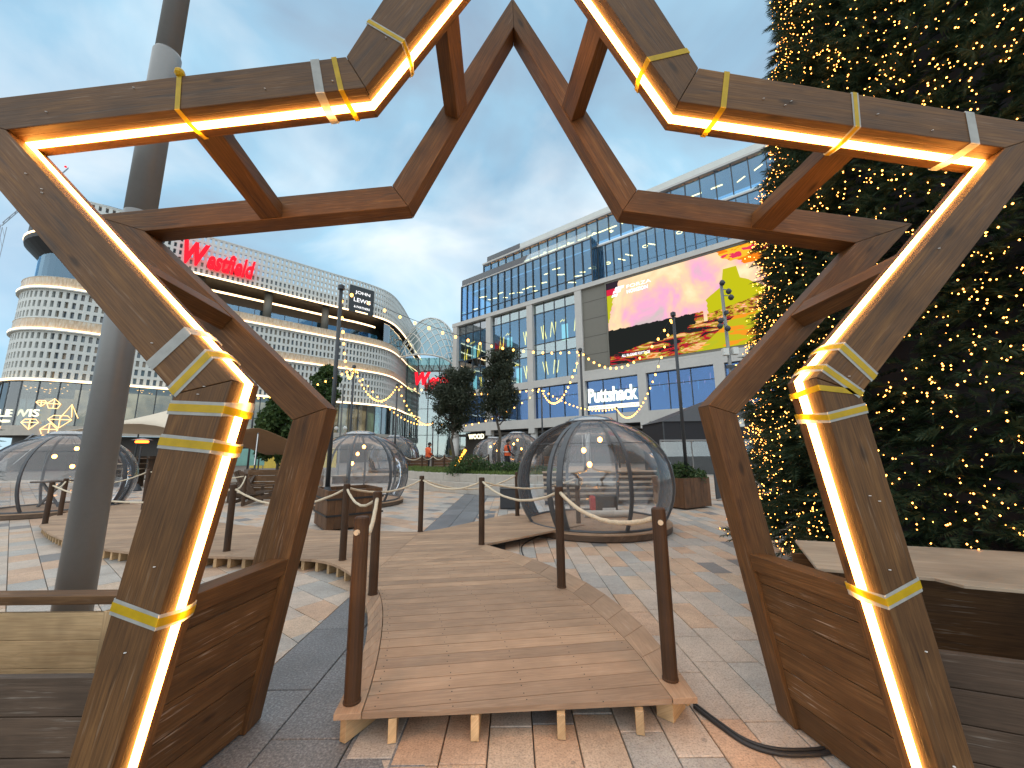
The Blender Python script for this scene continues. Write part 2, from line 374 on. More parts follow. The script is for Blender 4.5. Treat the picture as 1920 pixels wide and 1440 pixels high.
def leafm(name, cs, rough=0.6):
    m = NM(name); rd = m.rnd(); n = m.noise(m.coord('Object'), 1.7, 3)
    f = m.math('FRACT', m.math('ADD', rd, m.math('MULTIPLY', n, 0.6)))
    c = m.ramp(f, [(i/(len(cs)-1), x) for i, x in enumerate(cs)])
    p = m.n('ShaderNodeBsdfPrincipled'); m.l(c, p.inputs['Base Color']); p.inputs['Roughness'].default_value = rough; p.inputs['Specular IOR Level'].default_value = 0.3
    t = m.n('ShaderNodeBsdfTranslucent'); m.l(c, t.inputs[0]); x = m.n('ShaderNodeMixShader'); x.inputs[0].default_value = 0.25
    m.l(p.outputs[0], x.inputs[1]); m.l(t.outputs[0], x.inputs[2]); m.l(x.outputs[0], m.o.inputs[0])
leafm('needles', [(0.012, 0.028, 0.014), (0.028, 0.054, 0.026), (0.05, 0.084, 0.046)])
leafm('olive_leaf', [(0.018, 0.026, 0.014), (0.04, 0.052, 0.03), (0.075, 0.088, 0.06)])
leafm('maple_leaf', [(0.02, 0.042, 0.012), (0.045, 0.085, 0.022), (0.075, 0.12, 0.035)])
leafm('shrub_leaf', [(0.02, 0.045, 0.014), (0.045, 0.085, 0.024), (0.075, 0.125, 0.04)])
leafm('grass_leaf', [(0.07, 0.11, 0.025), (0.12, 0.17, 0.04), (0.16, 0.22, 0.06)])

def room_glow():  # uneven warm emission painted to look like lit shop rooms
    m = NM('room_glow'); v = m.coord('Object'); a = m.noise(v, .35, 4, .6)
    c = m.ramp(a, [(.3, (.10, .08, .05)), (.5, (.42, .32, .18)), (.7, (.85, .70, .45))])
    e = m.n('ShaderNodeEmission'); m.l(c, e.inputs[0]); e.inputs[1].default_value = .55; m.l(e.outputs[0], m.o.inputs[0]); m.m.cycles.emission_sampling = 'NONE'
room_glow()

# ================================================================== SETTING: ground and paving
g = MB(); g.poly([(-600, -60, -0.030), (600, -60, -0.030), (600, 900, -0.030), (-600, 900, -0.030)])
ground = tag(g.build('ground', 'mortar'), kind='structure')
pv = bpy.data.objects.new('plaza_paving', None); COL.objects.link(pv); tag(pv, kind='structure')
def inpoly(x, y, P):
    c = False; j = len(P)-1
    for i in range(len(P)):
        if (P[i][1] > y) != (P[j][1] > y) and x < (P[j][0]-P[i][0])*(y-P[i][1])/(P[j][1]-P[i][1])+P[i][0]: c = not c
        j = i
    return c
HID = [[(625, 1340), (1308, 1308), (1205, 1172), (1100, 1092), (912, 1020), (1090, 985), (960, 965), (790, 998), (75, 985), (95, 1010), (400, 1045), (600, 1052), (690, 1120), (680, 1230)],
       [(0, 1120), (205, 1120), (440, 1430), (440, 1440), (0, 1440)], [(1430, 1050), (1920, 1050), (1920, 1440), (1520, 1440)],
       [(975, 985), (1255, 975), (1255, 800), (975, 800)]]
tiles = []   # cx, cy, length, width, rot, is_dark
def rows(x0, x1, y0, y1, rot, wd, org, lens, keep, dark=False):
    ux = Vector((math.cos(rot), math.sin(rot))); uy = Vector((-math.sin(rot), math.cos(rot)))
    i = x0
    k = 0
    while i < x1:
        j = y0 + random.random()*0.5
        while j < y1:
            ln = random.choice(lens)
            c = Vector(org) + ux*(i+wd/2) + uy*(j+ln/2)
            if keep(c): tiles.append((c.x, c.y, ln, wd, rot, dark))
            j += ln
        i += wd; k += 1
def view(c):
    if c.y < 0.9 or c.y > 34: return False
    return abs(c.x) < 1.55*c.y+1.2
rows(-0.88, 16.2, 0.6, 26, 0.0, 0.244, (0, 0), (0.40, 0.48, 0.56, 0.64), lambda c: view(c) and c.x > -0.86)
rows(-1.80, -0.90, 0.6, 34, 0.0, 0.449, (0, 0), (0.9,), view, True)
ra = R_(52)
rows(-30, 30, -6, 44, ra, 0.30, (-1.8, 2.0), (0.40, 0.48, 0.56, 0.64), lambda c: view(c) and c.x < -1.5 and c.y < 26)
tm = {}
def tmesh(ln, wd, dark):
    key = (ln, wd, dark)
    if key in tm: return tm[key]
    a, b, h, ch = wd/2-0.0035, ln/2-0.0035, 0.028, 0.004
    m = MB(); m.add([(sx*a, sy*b, -h) for sx, sy in ((-1, -1), (1, -1), (1, 1), (-1, 1))] + [(sx*a, sy*b, -ch) for sx, sy in ((-1, -1), (1, -1), (1, 1), (-1, 1))] +
          [(sx*(a-ch), sy*(b-ch), 0) for sx, sy in ((-1, -1), (1, -1), (1, 1), (-1, 1))],
          [(8, 9, 10, 11)] + [(i, (i+1) % 4, (i+1) % 4+4, i+4) for i in range(4)] + [(i+4, (i+1) % 4+4, (i+1) % 4+8, i+8) for i in range(4)])
    me = m.mesh('paving_slab'); me.materials.append(MT['granite' if dark else 'paving']); tm[key] = me; return me
score = []
for k, t in enumerate(tiles):
    p = proj((t[0], t[1], 0)); s = 0
    if p and -20 < p[0] < 1940 and p[1] < 1450 and not any(inpoly(p[0], p[1], H) for H in HID):
        dd = Vector((t[0], t[1], -EYE)).length; s = t[2]*t[3]/dd**3
    score.append(s)
order = sorted(range(len(tiles)), key=lambda k: -score[k]); near = set(k for k in order[:300] if score[k] > 0)
SV = {False: MB(), True: MB()}
for k, (x, y, ln, wd, rot, dark) in enumerate(tiles):
    z = random.uniform(-0.0015, 0.0015); me = tmesh(ln, wd, dark)
    if rot > .1:
        m3 = Matrix.Rotation(rot, 3, 'Z'); cs = [m3 @ Vector((sx*(wd/2-.0025), sy*(ln/2-.0025), 0))+Vector((x, y, z)) for sx, sy in ((-1, -1), (1, -1), (1, 1), (-1, 1))]
        if max(p.x for p in cs) > -1.803:
            q_ = []
            for i_ in range(4):
                a_, b_ = cs[i_], cs[(i_+1) % 4]; da_, db_ = a_.x+1.803, b_.x+1.803
                if da_ <= 0: q_.append(a_)
                if da_*db_ < 0: q_.append(a_+(b_-a_)*(da_/(da_-db_)))
            if len(q_) > 2:
                if k in near: MB().prism(q_, (0, 0, -.026)).build('paving_slab', 'paving', pv)
                else: SV[False].prism(q_, (0, 0, -.026))
            continue
    if k in near:
        inst('paving_slab', me, pv, (x, y, z), (random.uniform(-.002, .002), random.uniform(-.002, .002), rot))
    else:
        m3 = Matrix.Rotation(rot, 3, 'Z'); vs = [m3 @ v.co + Vector((x, y, z)) for v in me.vertices]
        SV[dark].add(vs, [tuple(p.vertices) for p in me.polygons])
for dk in (False, True):
    tag(SV[dk].build('far_paving_slabs' if not dk else 'far_granite_slabs', 'granite' if dk else 'paving', pv), kind='stuff')

# ================================================================== BOARDWALK
DZ = 0.16
deck = thing('boardwalk', (0, 4, 0), 'low brown boardwalk curving from the star arch across the plaza to the pods', 'boardwalk')
def dz(l, z=DZ): return [onZ(x, y, z) for x, y in l]
Lo = dz([(625, 1340), (650, 1289), (679, 1227), (689, 1175), (686, 1136), (662, 1078)])
Li = dz([(677, 1337), (700, 1265), (714, 1195), (717, 1140), (708, 1105), (690, 1080)])
Ro = dz([(1308, 1308), (1205, 1172), (1100, 1092), (1000, 1048), (912, 1021)])
Ri = dz([(1262, 1310), (1170, 1195), (1075, 1112), (980, 1062), (898, 1028)])
def border(A, B):
    A = [Vector(p) for p in A]; B = [Vector(p) for p in B]
    for i in range(len(A)-1):
        d = (A[i+1]-A[i]).normalized()*0.0015
        MB().prism([A[i]+d, A[i+1]-d, B[i+1]-d, B[i]+d], (0, 0, -0.032)).build('border_board', 'deck_wood', deck, grain=A[i+1]-A[i], bevel=0.002, seg=1)
def smooth(Pl, n=3):
    Pl = [Vector(p) for p in Pl]; o = []
    for i in range(len(Pl)-1):
        p0, p1, p2, p3 = Pl[max(i-1, 0)], Pl[i], Pl[i+1], Pl[min(i+2, len(Pl)-1)]
        for k in range(n):
            t = k/n; o.append(0.5*((2*p1)+(p2-p0)*t+(2*p0-5*p1+4*p2-p3)*t*t+(3*p1-p0-3*p2+p3)*t**3))
    return o+[Pl[-1]]
Lo, Li, Ro, Ri = (smooth(x) for x in (Lo, Li, Ro, Ri))
border(Lo, Li); border(Ro, Ri)
def clip(poly, nrm, c, keep_le):
    o = []
    for i in range(len(poly)):
        a, b = poly[i], poly[(i+1) % len(poly)]; da, db = a.dot(nrm)-c, b.dot(nrm)-c
        if not keep_le: da, db = -da, -db
        if da <= 0: o.append(a)
        if (da < 0 < db) or (db < 0 < da): o.append(a+(b-a)*(da/(da-db)))
    return o
def planks(poly, ang, wd, gap=0.006, z=DZ):
    nrm = Vector((-math.sin(ang), math.cos(ang), 0)); dr = Vector((math.cos(ang), math.sin(ang), 0))
    poly = [Vector((p.x, p.y, z)) for p in poly]
    lo = min(p.dot(nrm) for p in poly); hi = max(p.dot(nrm) for p in poly); k = lo
    while k < hi:
        q = clip(clip(poly, nrm, k+wd-gap/2, True), nrm, k+gap/2, False)
        q2 = []
        for p in q:
            if not q2 or (p-q2[-1]).length > 0.004: q2.append(p)
        if len(q2) > 2 and (q2[0]-q2[-1]).length < 0.004: q2.pop()
        if len(q2) > 2:
            if z == DZ and min(p.y for p in q2) < 5.5:
                us = [p.dot(dr) for p in q2]; u_ = min(us)+.06
                while u_ < max(us)-.03:
                    for fr in (.22, .78):
                        pc = dr*(u_+random.uniform(-.008, .008))+nrm*(k+wd*fr)
                        if inpoly(pc.x, pc.y, [(p.x, p.y) for p in q2]): DSC.lathe([(.0042, -.0005), (.0042, .0012)], V(pc.x, pc.y, z), 6)
                    u_ += .42
            o = MB().prism([p+Vector((0, 0, random.uniform(-.001, .001))) for p in q2], (0, 0, -0.030)).build('deck_board', 'deck_wood', deck, grain=dr)
        k += wd
A1 = math.atan2((Ro[0]-Lo[0]).y, (Ro[0]-Lo[0]).x)
def shrink(P0, c, d):
    return P0
DSC = MB()
planks([p+Vector((0.006, 0, 0)) for p in Li] + [p-Vector((0.006, 0, 0)) for p in Ri[::-1]], A1+R_(4), 0.138)
front = smooth(dz([(660, 1076), (622, 1056), (560, 1047), (400, 1043), (250, 1036), (150, 1020), (95, 1001), (74, 985)]))
far = smooth(dz([(88, 971), (130, 960), (250, 944), (400, 978), (560, 993), (710, 995), (790, 997), (862, 984), (938, 967)]), 2)
m2 = [Li[-1]] + front + far + dz([(960, 962), (1095, 983), (916, 1019)]) + [Ri[-1]]
cuts = [onZ(330, 990, DZ).x, onZ(560, 993, DZ).x, onZ(788, 997, DZ).x]
for lo_, hi_ in zip([-99]+cuts, cuts+[99]):
    q_ = clip(clip(m2, Vector((1, 0, 0)), hi_-.002, True), Vector((1, 0, 0)), lo_+.002, False)
    if len(q_) > 2: planks(q_, A1+R_(4), 0.142)
# bearers poking out at the front, short blocks along the edges
for px, py, yaw in [(668, 1352, -28), (738, 1352, 12), (893, 1348, 0), (1052, 1345, -6), (1198, 1338, -14)]:
    c = onZ(px, py, 0.06); d = Vector((math.sin(R_(yaw)), -math.cos(R_(yaw)), 0)); a = Vector((c.x, c.y, 0.065))+d*0.09
    MB().beam(a, a-d*0.95, 0.045, 0.12).build('joist', 'pine', deck, grain=d, bevel=0.003)
c = onZ(1250, 1328, 0.05); MB().beam(V(c.x-.02, c.y-.02, .06), V(c.x+.11, c.y+.12, .06), 0.10, 0.115).build('joist', 'pine', deck, grain=(1, 1, 0), bevel=0.003)
c = onZ(1300, 1318, 0.08); MB().beam(V(c.x-.02, c.y+.02, .09), V(c.x-.25, c.y+.4, .09), 0.03, 0.07).build('joist', 'pine', deck, grain=(1, 1, 0))
def edgeblocks(P0, step, mat='pine', inset=0.05):
    acc = 0
    for i in range(len(P0)-1):
        a, b = Vector(P0[i]), Vector(P0[i+1]); d = b-a; l = d.length; d.normalize(); nn = Vector((-d.y, d.x, 0))
        while acc < l:
            p = a+d*acc; mb = MB().beam(V(p.x, p.y, .065)+nn*inset, V(p.x, p.y, .065)+nn*(inset+0.4), 0.05, 0.125); mb.build('joist', mat, deck, grain=nn)
            acc += step
        acc -= l
edgeblocks(front[::-1], 0.22, inset=0.04); edgeblocks(Lo[::-1][:8], 0.25, inset=0.04)
DSC.build('screw_heads', 'black', deck)['kind'] = 'stuff'
sk = MB()  # black strips standing in for the shade under the boardwalk edge
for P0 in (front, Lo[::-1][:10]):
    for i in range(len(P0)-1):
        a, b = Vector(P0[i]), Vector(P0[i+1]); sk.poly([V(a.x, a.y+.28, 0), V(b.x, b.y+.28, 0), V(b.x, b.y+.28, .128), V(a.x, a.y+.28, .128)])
sk.build('painted_shade_strip', 'black', deck)

# ================================================================== STAR ARCH
D1, D2 = 1.69, 2.45; FD, BD = 0.18, 0.145
arch = thing('star_arch', (0, 2.0, 0), 'large brown timber star-shaped walk-through arch outlined by a glowing light strip', 'arch')
def ext(a, b, z): t = (z-a.z)/(b.z-a.z); return a+(b-a)*t
def contour(apex, UR, RT, LR, RF, LF, LL, LT, UL, Y):
    f = lambda p: onY(p[0], p[1], Y)
    return [f(apex), f(UR), f(RT), f(LR), ext(f(RF[0]), f(RF[1]), 0.004), None, ext(f(LF[0]), f(LF[1]), 0.004), f(LL), f(LT), f(UL)]
FI = contour((988, -205), (1273, 190), (1885, 277), (1530, 708), ((1607, 960), (1760, 1440)), ((337, 960), (203, 1440)), (436, 713), (10, 243), (685, 164), D1)
FO = contour((972, -396), (1310, 127), (1996, 241), (1615, 738), ((1745, 1100), (1836, 1440)), ((205, 1120), (120, 1440)), (326, 739), (-137, 199), (649, 106), D1)
BI = contour((963, 50), (1168, 395), (1605, 455), (1328, 760), ((1395, 960), (1493, 1380)), ((595, 822), (447, 1425)), (614, 765), (270, 433), (765, 387), D2)
BO = contour((961, -5), (1195, 355), (1712, 419), (1382, 777), ((1443, 960), (1463, 1040)), ((548, 788), (470, 1065)), (548, 788), (172, 403), (735, 348), D2)
SEG = [(0, 1), (1, 2), (2, 3), (3, 4), (9, 0), (8, 9), (7, 8), (6, 7)]
def lerp(a, b, t): return a+(b-a)*t
for i, (a, b) in enumerate(SEG):
    g_ = FI[b]-FI[a]; e = g_.normalized()*0.0012
    MB().prism([FI[a]+e, FI[b]-e, FO[b]-e, FO[a]+e], (0, 0.045, 0)).build('front_board', 'arch_wood', arch, grain=g_, bevel=0.004)
    q = [lerp(FI[a], FO[a], .012), lerp(FI[b], FO[b], .012), lerp(FI[b], FO[b], .97), lerp(FI[a], FO[a], .97)]
    MB().prism([p+V(0, 0.047, 0) for p in q], (0, FD-0.047, 0)).build('backing_beam', 'arch_wood', arch, grain=g_)
    g_ = BI[b]-BI[a]; e = g_.normalized()*0.0012
    MB().prism([BI[a]+e, BI[b]-e, BO[b]-e, BO[a]+e], (0, BD, 0)).build('rear_beam', 'arch_wood', arch, grain=g_, bevel=0.004)
led = MB()
for a, b in SEG:
    pa, pb = lerp(FI[a], FO[a], .010), lerp(FI[b], FO[b], .010); ia = (FI[a]-FO[a]).normalized()*0.013; ib = (FI[b]-FO[b]).normalized()*0.013
    if a in (4, 6): pa.z = ia.z = 0; pa.z = 0.03
    if b in (4, 6): pb.z = ib.z = 0; pb.z = 0.03
    led.prism([p+V(0, 0.084, 0) for p in (pa, pb, pb+ib, pa+ia)], (0, 0.038, 0))
led.build('light_strip', 'led', arch)
lb = MB()
for a, b in SEG:    # thin timber stop behind the strip
    pa, pb = lerp(FI[a], FO[a], .010), lerp(FI[b], FO[b], .010); ia = (FI[a]-FO[a]).normalized()*0.005; ib = (FI[b]-FO[b]).normalized()*0.005
    MB().prism([p+V(0, 0.131, 0) for p in (pa, pb, pb+ib, pa+ia)], (0, 0.047, 0)).build('stop_bead', 'arch_wood', arch, grain=pb-pa)
def cross(a, b, t, wd=0.15, frac=0.62):
    fi, bi = lerp(FI[a], FI[b], t), lerp(BI[a], BI[b], t); fo, bo = lerp(FO[a], FO[b], t), lerp(BO[a], BO[b], t)
    da = (BI[b]-BI[a]).normalized()*wd/2
    def nv(i, o, d): v = (o-i); v = v-d.normalized()*v.dot(d.normalized()); return v.normalized()*0.115
    n1_, n2_ = nv(fi, fo, da), nv(bi, bo, da)
    q1 = [fi+n1_*.15-da, fi+n1_*.15+da, fi+n1_+da, fi+n1_-da]; q2 = [bi+n2_*.05-da, bi+n2_*.05+da, bi+n2_+da, bi+n2_-da]
    vs = [p+V(0, FD+.001, 0) for p in q1]+[p-V(0, .001, 0) for p in q2]
    m = MB().add(vs, [(0, 1, 2, 3), (7, 6, 5, 4)]+[(i, i+4, (i+1) % 4+4, (i+1) % 4) for i in range(4)])
    m.build('cross_beam', 'arch_wood', arch, grain=(0, 1, 0), bevel=0.004)
cross(9, 8, 0.52); cross(0, 9, 0.50); cross(0, 1, 0.50); cross(1, 2, 0.60); cross(8, 7, 0.47); cross(2, 3, 0.42)
def atz(a, b, z): return a+(b-a)*((z-a.z)/(b.z-a.z))
for (k, f, sgn) in ((3, 4, 1), (7, 6, -1)):
    zr = 0.90
    def hexa(z0, z1, x0, x1, name, mat, bev=0.003):
        vs = []
        for z in (z0, z1):
            a = atz(FI[k], FI[f], z); b = atz(BI[k], BI[f], z)
            for off in (x0, x1):
                vs += [V(a.x+sgn*off, D1+FD+.001, z), V(b.x+sgn*off, D2-.001, z)]
        m = MB().add(vs, [(0, 1, 3, 2), (4, 6, 7, 5), (0, 4, 5, 1), (2, 3, 7, 6), (0, 2, 6, 4), (1, 5, 7, 3)])
        m.build(name, mat, arch, grain=(0, 1, 0), bevel=bev)
    hexa(zr-.06, zr+.03, 0.004, 0.12, 'rail', 'arch_wood', 0.004)
    z = 0.012
    while z < zr-.07:
        z1 = min(z+0.152, zr-.062)
        o = random.uniform(0.0, 0.006); hexa(z, z1-.004, 0.022+o, 0.044+o, 'side_plank', 'plank_wood', 0.003); z += 0.152
# tape wrapped round the front boards
def tape(a, b, ip, op, wd, kind, knot=False):
    I, O = onY(*ip, D1), onY(*op, D1); di = FI[b]-FI[a]; ti = (I-FI[a]).dot(di)/di.dot(di); I = FI[a]+di*ti
    do = FO[b]-FO[a]; to = (O-FO[a]).dot(do)/do.dot(do); O = FO[a]+do*to
    di.normalize(); n_ = (I-O).normalized(); n_ = (n_-di*n_.dot(di)).normalized()
    def band(w_, lift):
        h = di*w_/2; m = MB(); sk_ = di*random.uniform(-.02, .02); y0 = D1-lift
        P = [(O-n_*lift, FD+lift), (O-n_*lift, -lift), (I+n_*lift, -lift), (I+n_*(.014+lift)+sk_*.6, .076), (I+n_*(.014+lift)+sk_, .125), (I+n_*(.004+lift)+sk_, FD+lift), (I-n_*.06+sk_, FD+lift)]
        for j in range(len(P)-1):
            (p, dy), (q, dy2) = P[j], P[j+1]
            m.poly([p-h+V(0, dy, 0), p+h+V(0, dy, 0), q+h+V(0, dy2, 0), q-h+V(0, dy2, 0)])
        return m
    if kind == 'y': t = band(wd, .003).build('tape', 'tape_yellow', arch)
    elif kind == 'w': t = band(wd, .003).build('tape', 'tape_white', arch)
    else:
        t = band(wd, .003).build('tape', 'tape_white', arch)
        s_ = band(wd*.55, .0042).build('tape_stripe', 'tape_yellow', t, org=wloc(arch)); s_.location = (0, 0, 0)
    if knot:
        MB().sphere(O-n_*.02, .025, 7, 5).build('tape_knot', 'tape_yellow', arch)
for t in [(8, 9, (333, 195), (337, 128), .026, 'y', True), (8, 9, (600, 170), (590, 112), .045, 'w'), (8, 9, (640, 168), (626, 110), .026, 'y'),
          (9, 0, (755, 78), (690, 40), .035, 'b'), (0, 1, (1216, 112), (1292, 94), .032, 'y'), (1, 2, (1356, 200), (1363, 136), .028, 'y'), (1, 2, (1607, 236), (1602, 170), .036, 'b'),
          (1, 2, (1828, 268), (1817, 210), .045, 'w'), (7, 8, (346, 626), (286, 682), .05, 'w'), (7, 8, (388, 668), (325, 733), .062, 'b'),
          (6, 7, (432, 770), (328, 765), .062, 'b'), (6, 7, (405, 838), (308, 828), .062, 'b'), (6, 7, (283, 1165), (202, 1135), .062, 'b'),
          (2, 3, (1578, 650), (1632, 702), .052, 'b'), (2, 3, (1545, 690), (1613, 738), .045, 'b'), (3, 4, (1533, 727), (1614, 736), .026, 'y'), (3, 4, (1552, 783), (1623, 765), .045, 'b'),
          (3, 4, (1670, 1128), (1742, 1092), .055, 'b')]:
    tape(*t)
# screw heads
scr = MB()
for a, b in SEG:
    for _ in range(5):
        t = random.random(); p = lerp(lerp(FI[a], FI[b], t), lerp(FO[a], FO[b], t), random.uniform(.2, .8)); scr.lathe([(.005, 0), (.005, .002)], p+V(0, -.003, 0), 6)
scr.build('screw_heads', 'white_paint', arch)['kind'] = 'stuff'

# ================================================================== ROPE POSTS AND ROPES
postlab = {}
def post(key, bx, by, tx, ty, label, z=DZ, r=0.045, hole=False):
    b = onZ(bx, by, z); t = onY(tx, ty, b.y); h = min(max(t.z-z, 0.85), 1.1)
    o = thing('rope_post', (b.x, b.y, z), label, 'post', 'dark timber rope posts along the boardwalk')
    ln = Vector((random.uniform(-.012, .012), random.uniform(-.012, .012), 0))
    m = MB(); n = 14; prof = [(r, 0), (r, h*.5), (r*.985, h-.008), (r-.010, h)]
    m.lathe(prof, (0, 0, 0), n)
    m.build('shaft', 'post_wood', o, local=True, grain=(0, 0, 1), smooth=False)
    MB().lathe([(r+.004, 0.001), (r+.004, .012), (r, .014)], (0, 0, 0), n).build('collar', 'post_wood', o, local=True, grain=(0, 0, 1))
    top = V(b.x, b.y, z+h-0.075)
    if hole:
        MB().tube([(-.01, -r-.012, h-.085), (-.005, -r+.01, h-.085)], .017, 8).build('rope_knot', 'rope', o, local=True)
    postlab[key] = top; return o
post('P1', 660, 1316, 682, 968, 'thick round rope post at the near left corner of the boardwalk', hole=True)
post('P2', 699, 1114, 708, 921, 'rope post just behind the thick near left post')
post('P3', 642, 1050, 645, 907, 'rope post on the outer bend in front of the square wooden planter')
post('P4', 788, 997, 793, 892, 'rope post beside the far dark granite stripe')
post('P5', 903, 1021, 907, 895, 'rope post at the inner corner where the path turns to the pod')
post('P6', 1053, 1101, 1048, 912, 'rope post halfway along the right edge of the near boardwalk')
post('P7', 1257, 1274, 1232, 952, 'rope post at the near right corner of the boardwalk', hole=True)
post('P8', 970, 967, 968, 885, 'rope post by the charcoal cube at the pod path')
post('P9', 1085, 981, 1079, 890, 'rope post standing right before the near pod door')
post('P10', 425, 1033, 436, 908, 'rope post seen between the two left timbers of the arch')
post('P11', 84, 982, 97, 905, 'nearer of the two rope posts at the left tip of the boardwalk')
post('P12', 112, 966, 121, 897, 'farther of the two rope posts at the left tip of the boardwalk')
post('P13', 268, 955, 272, 880, 'rope post beside the left pod, against the star arch leg')
post('P14', 455, 948, 457, 888, 'rope post in front of the wooden lounge chairs')
def rope(a, b, sag, label, r=0.016):
    A, B = postlab[a].copy(), postlab[b].copy(); d = (B-A).normalized(); A += d*.046; B -= d*.046; A.z += random.uniform(-.01, .02)
    path = cat_curve(A, B, sag, 22)
    path = [p+Vector((random.uniform(-1, 1), random.uniform(-1, 1), random.uniform(-1, 1)))*.0025 for p in path]
    m = MB(); n = 8; m.tube(path, [r*(1+.06*math.sin(i*2.1)) for i in range(23)], n)
    tag(m.build('rope', 'rope', smooth=True), label, 'rope', 'natural ropes between the posts')
for a, b, s, l in [('P1', 'P2', .16, 'natural rope hanging steeply behind the thick near left post'), ('P2', 'P3', .13, 'short sagging rope left of the second left post'),
                   ('P3', 'P10', .22, 'rope passing behind the left arch leg towards the square planter'), ('P3', 'P4', .12, 'rope crossing in front of the middle pod'),
                   ('P4', 'P5', .13, 'rope hanging in front of the pale stone bed wall'), ('P5', 'P6', .16, 'rope dipping between the inner corner post and the right edge post'),
                   ('P6', 'P7', .13, 'thick pale rope sagging to the near right corner post'), ('P5', 'P9', .14, 'rope leading from the inner corner post to the pod door'),
                   ('P8', 'P4', .22, 'far rope running behind the charcoal cube'), ('P10', 'P14', .12, 'rope below the wooden lounge chairs'),
                   ('P11', 'P12', .10, 'short rope loop at the left tip of the boardwalk'), ('P11', 'P10', .26, 'long rope passing behind the grey lamp post'),
                   ('P12', 'P13', .16, 'rope in front of the left pod, right of the lamp post'), ('P13', 'P14', .14, 'rope behind the left arch leg near the tent')]:
    rope(a, b, s, l, 0.018 if 'thick pale' in l or 'steeply' in l else 0.015)

# ================================================================== PODS
def pod(name, c, R, H, rz, label, z0=0.0, nr=8, door=None, lamps=True, detail=True):
    o = thing(name, (c[0], c[1], z0), label, 'pod', 'clear dining pods', rz)
    MB().lathe([(R*.90, 0), (R*.93, .02), (R*.93, .115)], n=40).build('base', 'dull_wood', o, local=True, grain=(1, 0, 0)); MB().lathe([(R*.935, .116), (R*.935, .137)], n=40).build('floor', 'deck_wood', o, local=True, grain=(1, 0, 0))
    zb = .14; zc = .40*H
    def rad(z):
        if z < zc: return R*(1-.16*((zc-z)/(zc-zb))**2.0)
        return R*max(0.0, 1-((z-zc)/(H-zc))**2.25)**.52
    rt_ = .30*R
    z = H
    while rad(z) < rt_: z -= .005
    ztop = z; nz = 16
    zs = [zb+(ztop-zb)*(1-(1-i/nz)**1.25) for i in range(nz+1)]
    da = 2*math.pi/nr
    def rib(a, wd=.036, dp=.05, off=0.0, name_='rib'):
        m = MB(); ca, sa = math.cos(a), math.sin(a); vs = []; fs = []
        for zz in zs:
            r = rad(zz)+off
            for rr, s_ in ((r+dp*.4, -1), (r+dp*.4, 1), (r-dp*.6, 1), (r-dp*.6, -1)):
                vs.append((rr*ca-s_*wd*sa, rr*sa+s_*wd*ca, zz))
        for i in range(nz):
            for j in range(4): fs.append((i*4+j, i*4+(j+1) % 4, i*4+4+(j+1) % 4, i*4+4+j))
        fs += [(3, 2, 1, 0), tuple(nz*4+j for j in range(4))]
        m.add(vs, fs); m.build(name_, 'frame_dark', o, local=True, smooth=False)
    def pane(a0, a1, name_='pane', off=0.0, na=5):
        vs = []; fs = []
        for zz in zs:
            for j in range(na+1):
                a = a0+(a1-a0)*j/na; r = rad(zz)+off; vs.append((r*math.cos(a), r*math.sin(a), zz))
        for i in range(nz):
            for j in range(na): q = i*(na+1)+j; fs.append((q, q+1, q+na+2, q+na+1))
        MB().add(vs, fs).build(name_, 'pod_glass', o, local=True, smooth=True)
    for k in range(nr):
        a = k*da
        if door is not None and k in door:
            pane(a+da*.80, a+da*1.76, 'sliding_pane', -.05); rib(a+da*.80, .04, .06, -.05, 'door_frame'); continue
        pane(a, a+da)
    for k in range(nr): rib(k*da, .055 if (door and (k in door or k-1 in door)) else .027)
    for zz, w_ in ((zb+.012, .05), (zs[11], .012), (ztop-.005, .045)):
        m = MB(); r = rad(zz); m.tube([(r*math.cos(2*math.pi*i/48), r*math.sin(2*math.pi*i/48), zz) for i in range(49)], w_*.5, 6, False)
        m.build('ring', 'frame_dark', o, local=True)
    MB().lathe([(rt_*1.05, ztop+.02), (rt_*.95, ztop+.07), (rt_*.55, ztop+.12), (.02, ztop+.135)], n=28, capb=False).build('cap', 'pod_cap', o, local=True, smooth=True)
    if lamps:
        for x, y, zz in ((.05, .1, .80), (-.16, -.05, .70), (.14, -.1, .57)):
            l_ = MB().sphere((x*R, y*R, H*zz), .05 if detail else .055, 10, 7, 1.15).build('bulb', 'bulb_hot', o, local=True, smooth=True)
            MB().tube([(x*R, y*R, H*zz+.05), (0, 0, ztop)], .005, 5).build('flex', 'cable', l_, local=True)
    return o
pa = onY(1116, 985, 8.35)
podA = pod('dining_pod', (pa.x, 8.35), 1.60, 2.22, R_(-90+12), 'nearest clear pod on the right with its curved door slid open', door=(6,))
pb = onY(668, 940, 12.3); pod('dining_pod', (pb.x, 12.3), 1.50, 2.17, R_(-77), 'middle clear pod behind the square wooden planter', detail=True)
pd_ = onY(112, 940, 11.3); pod('dining_pod', (pd_.x, 11.3), 1.55, 2.2, R_(20), 'clear pod on the left, half hidden by the grey lamp post', door=(7,))
pc = onY(738, 860, 24.0); pod('dining_pod', (pc.x, 24.0), 1.5, 2.15, 0.2, 'small far pod behind the middle pod, by the glass frontage', z0=.40, lamps=False)
pe = onY(926, 860, 27.0); pod('dining_pod', (pe.x, 27.0), 1.45, 2.1, 0.1, 'farther of the two pods seen behind the planted bed', z0=.40, detail=False)
pf = onY(970, 860, 23.0); pod('dining_pod', (pf.x, 23.0), 1.5, 2.25, 0.3, 'nearer of the two pods seen behind the planted bed', z0=.40, detail=False)
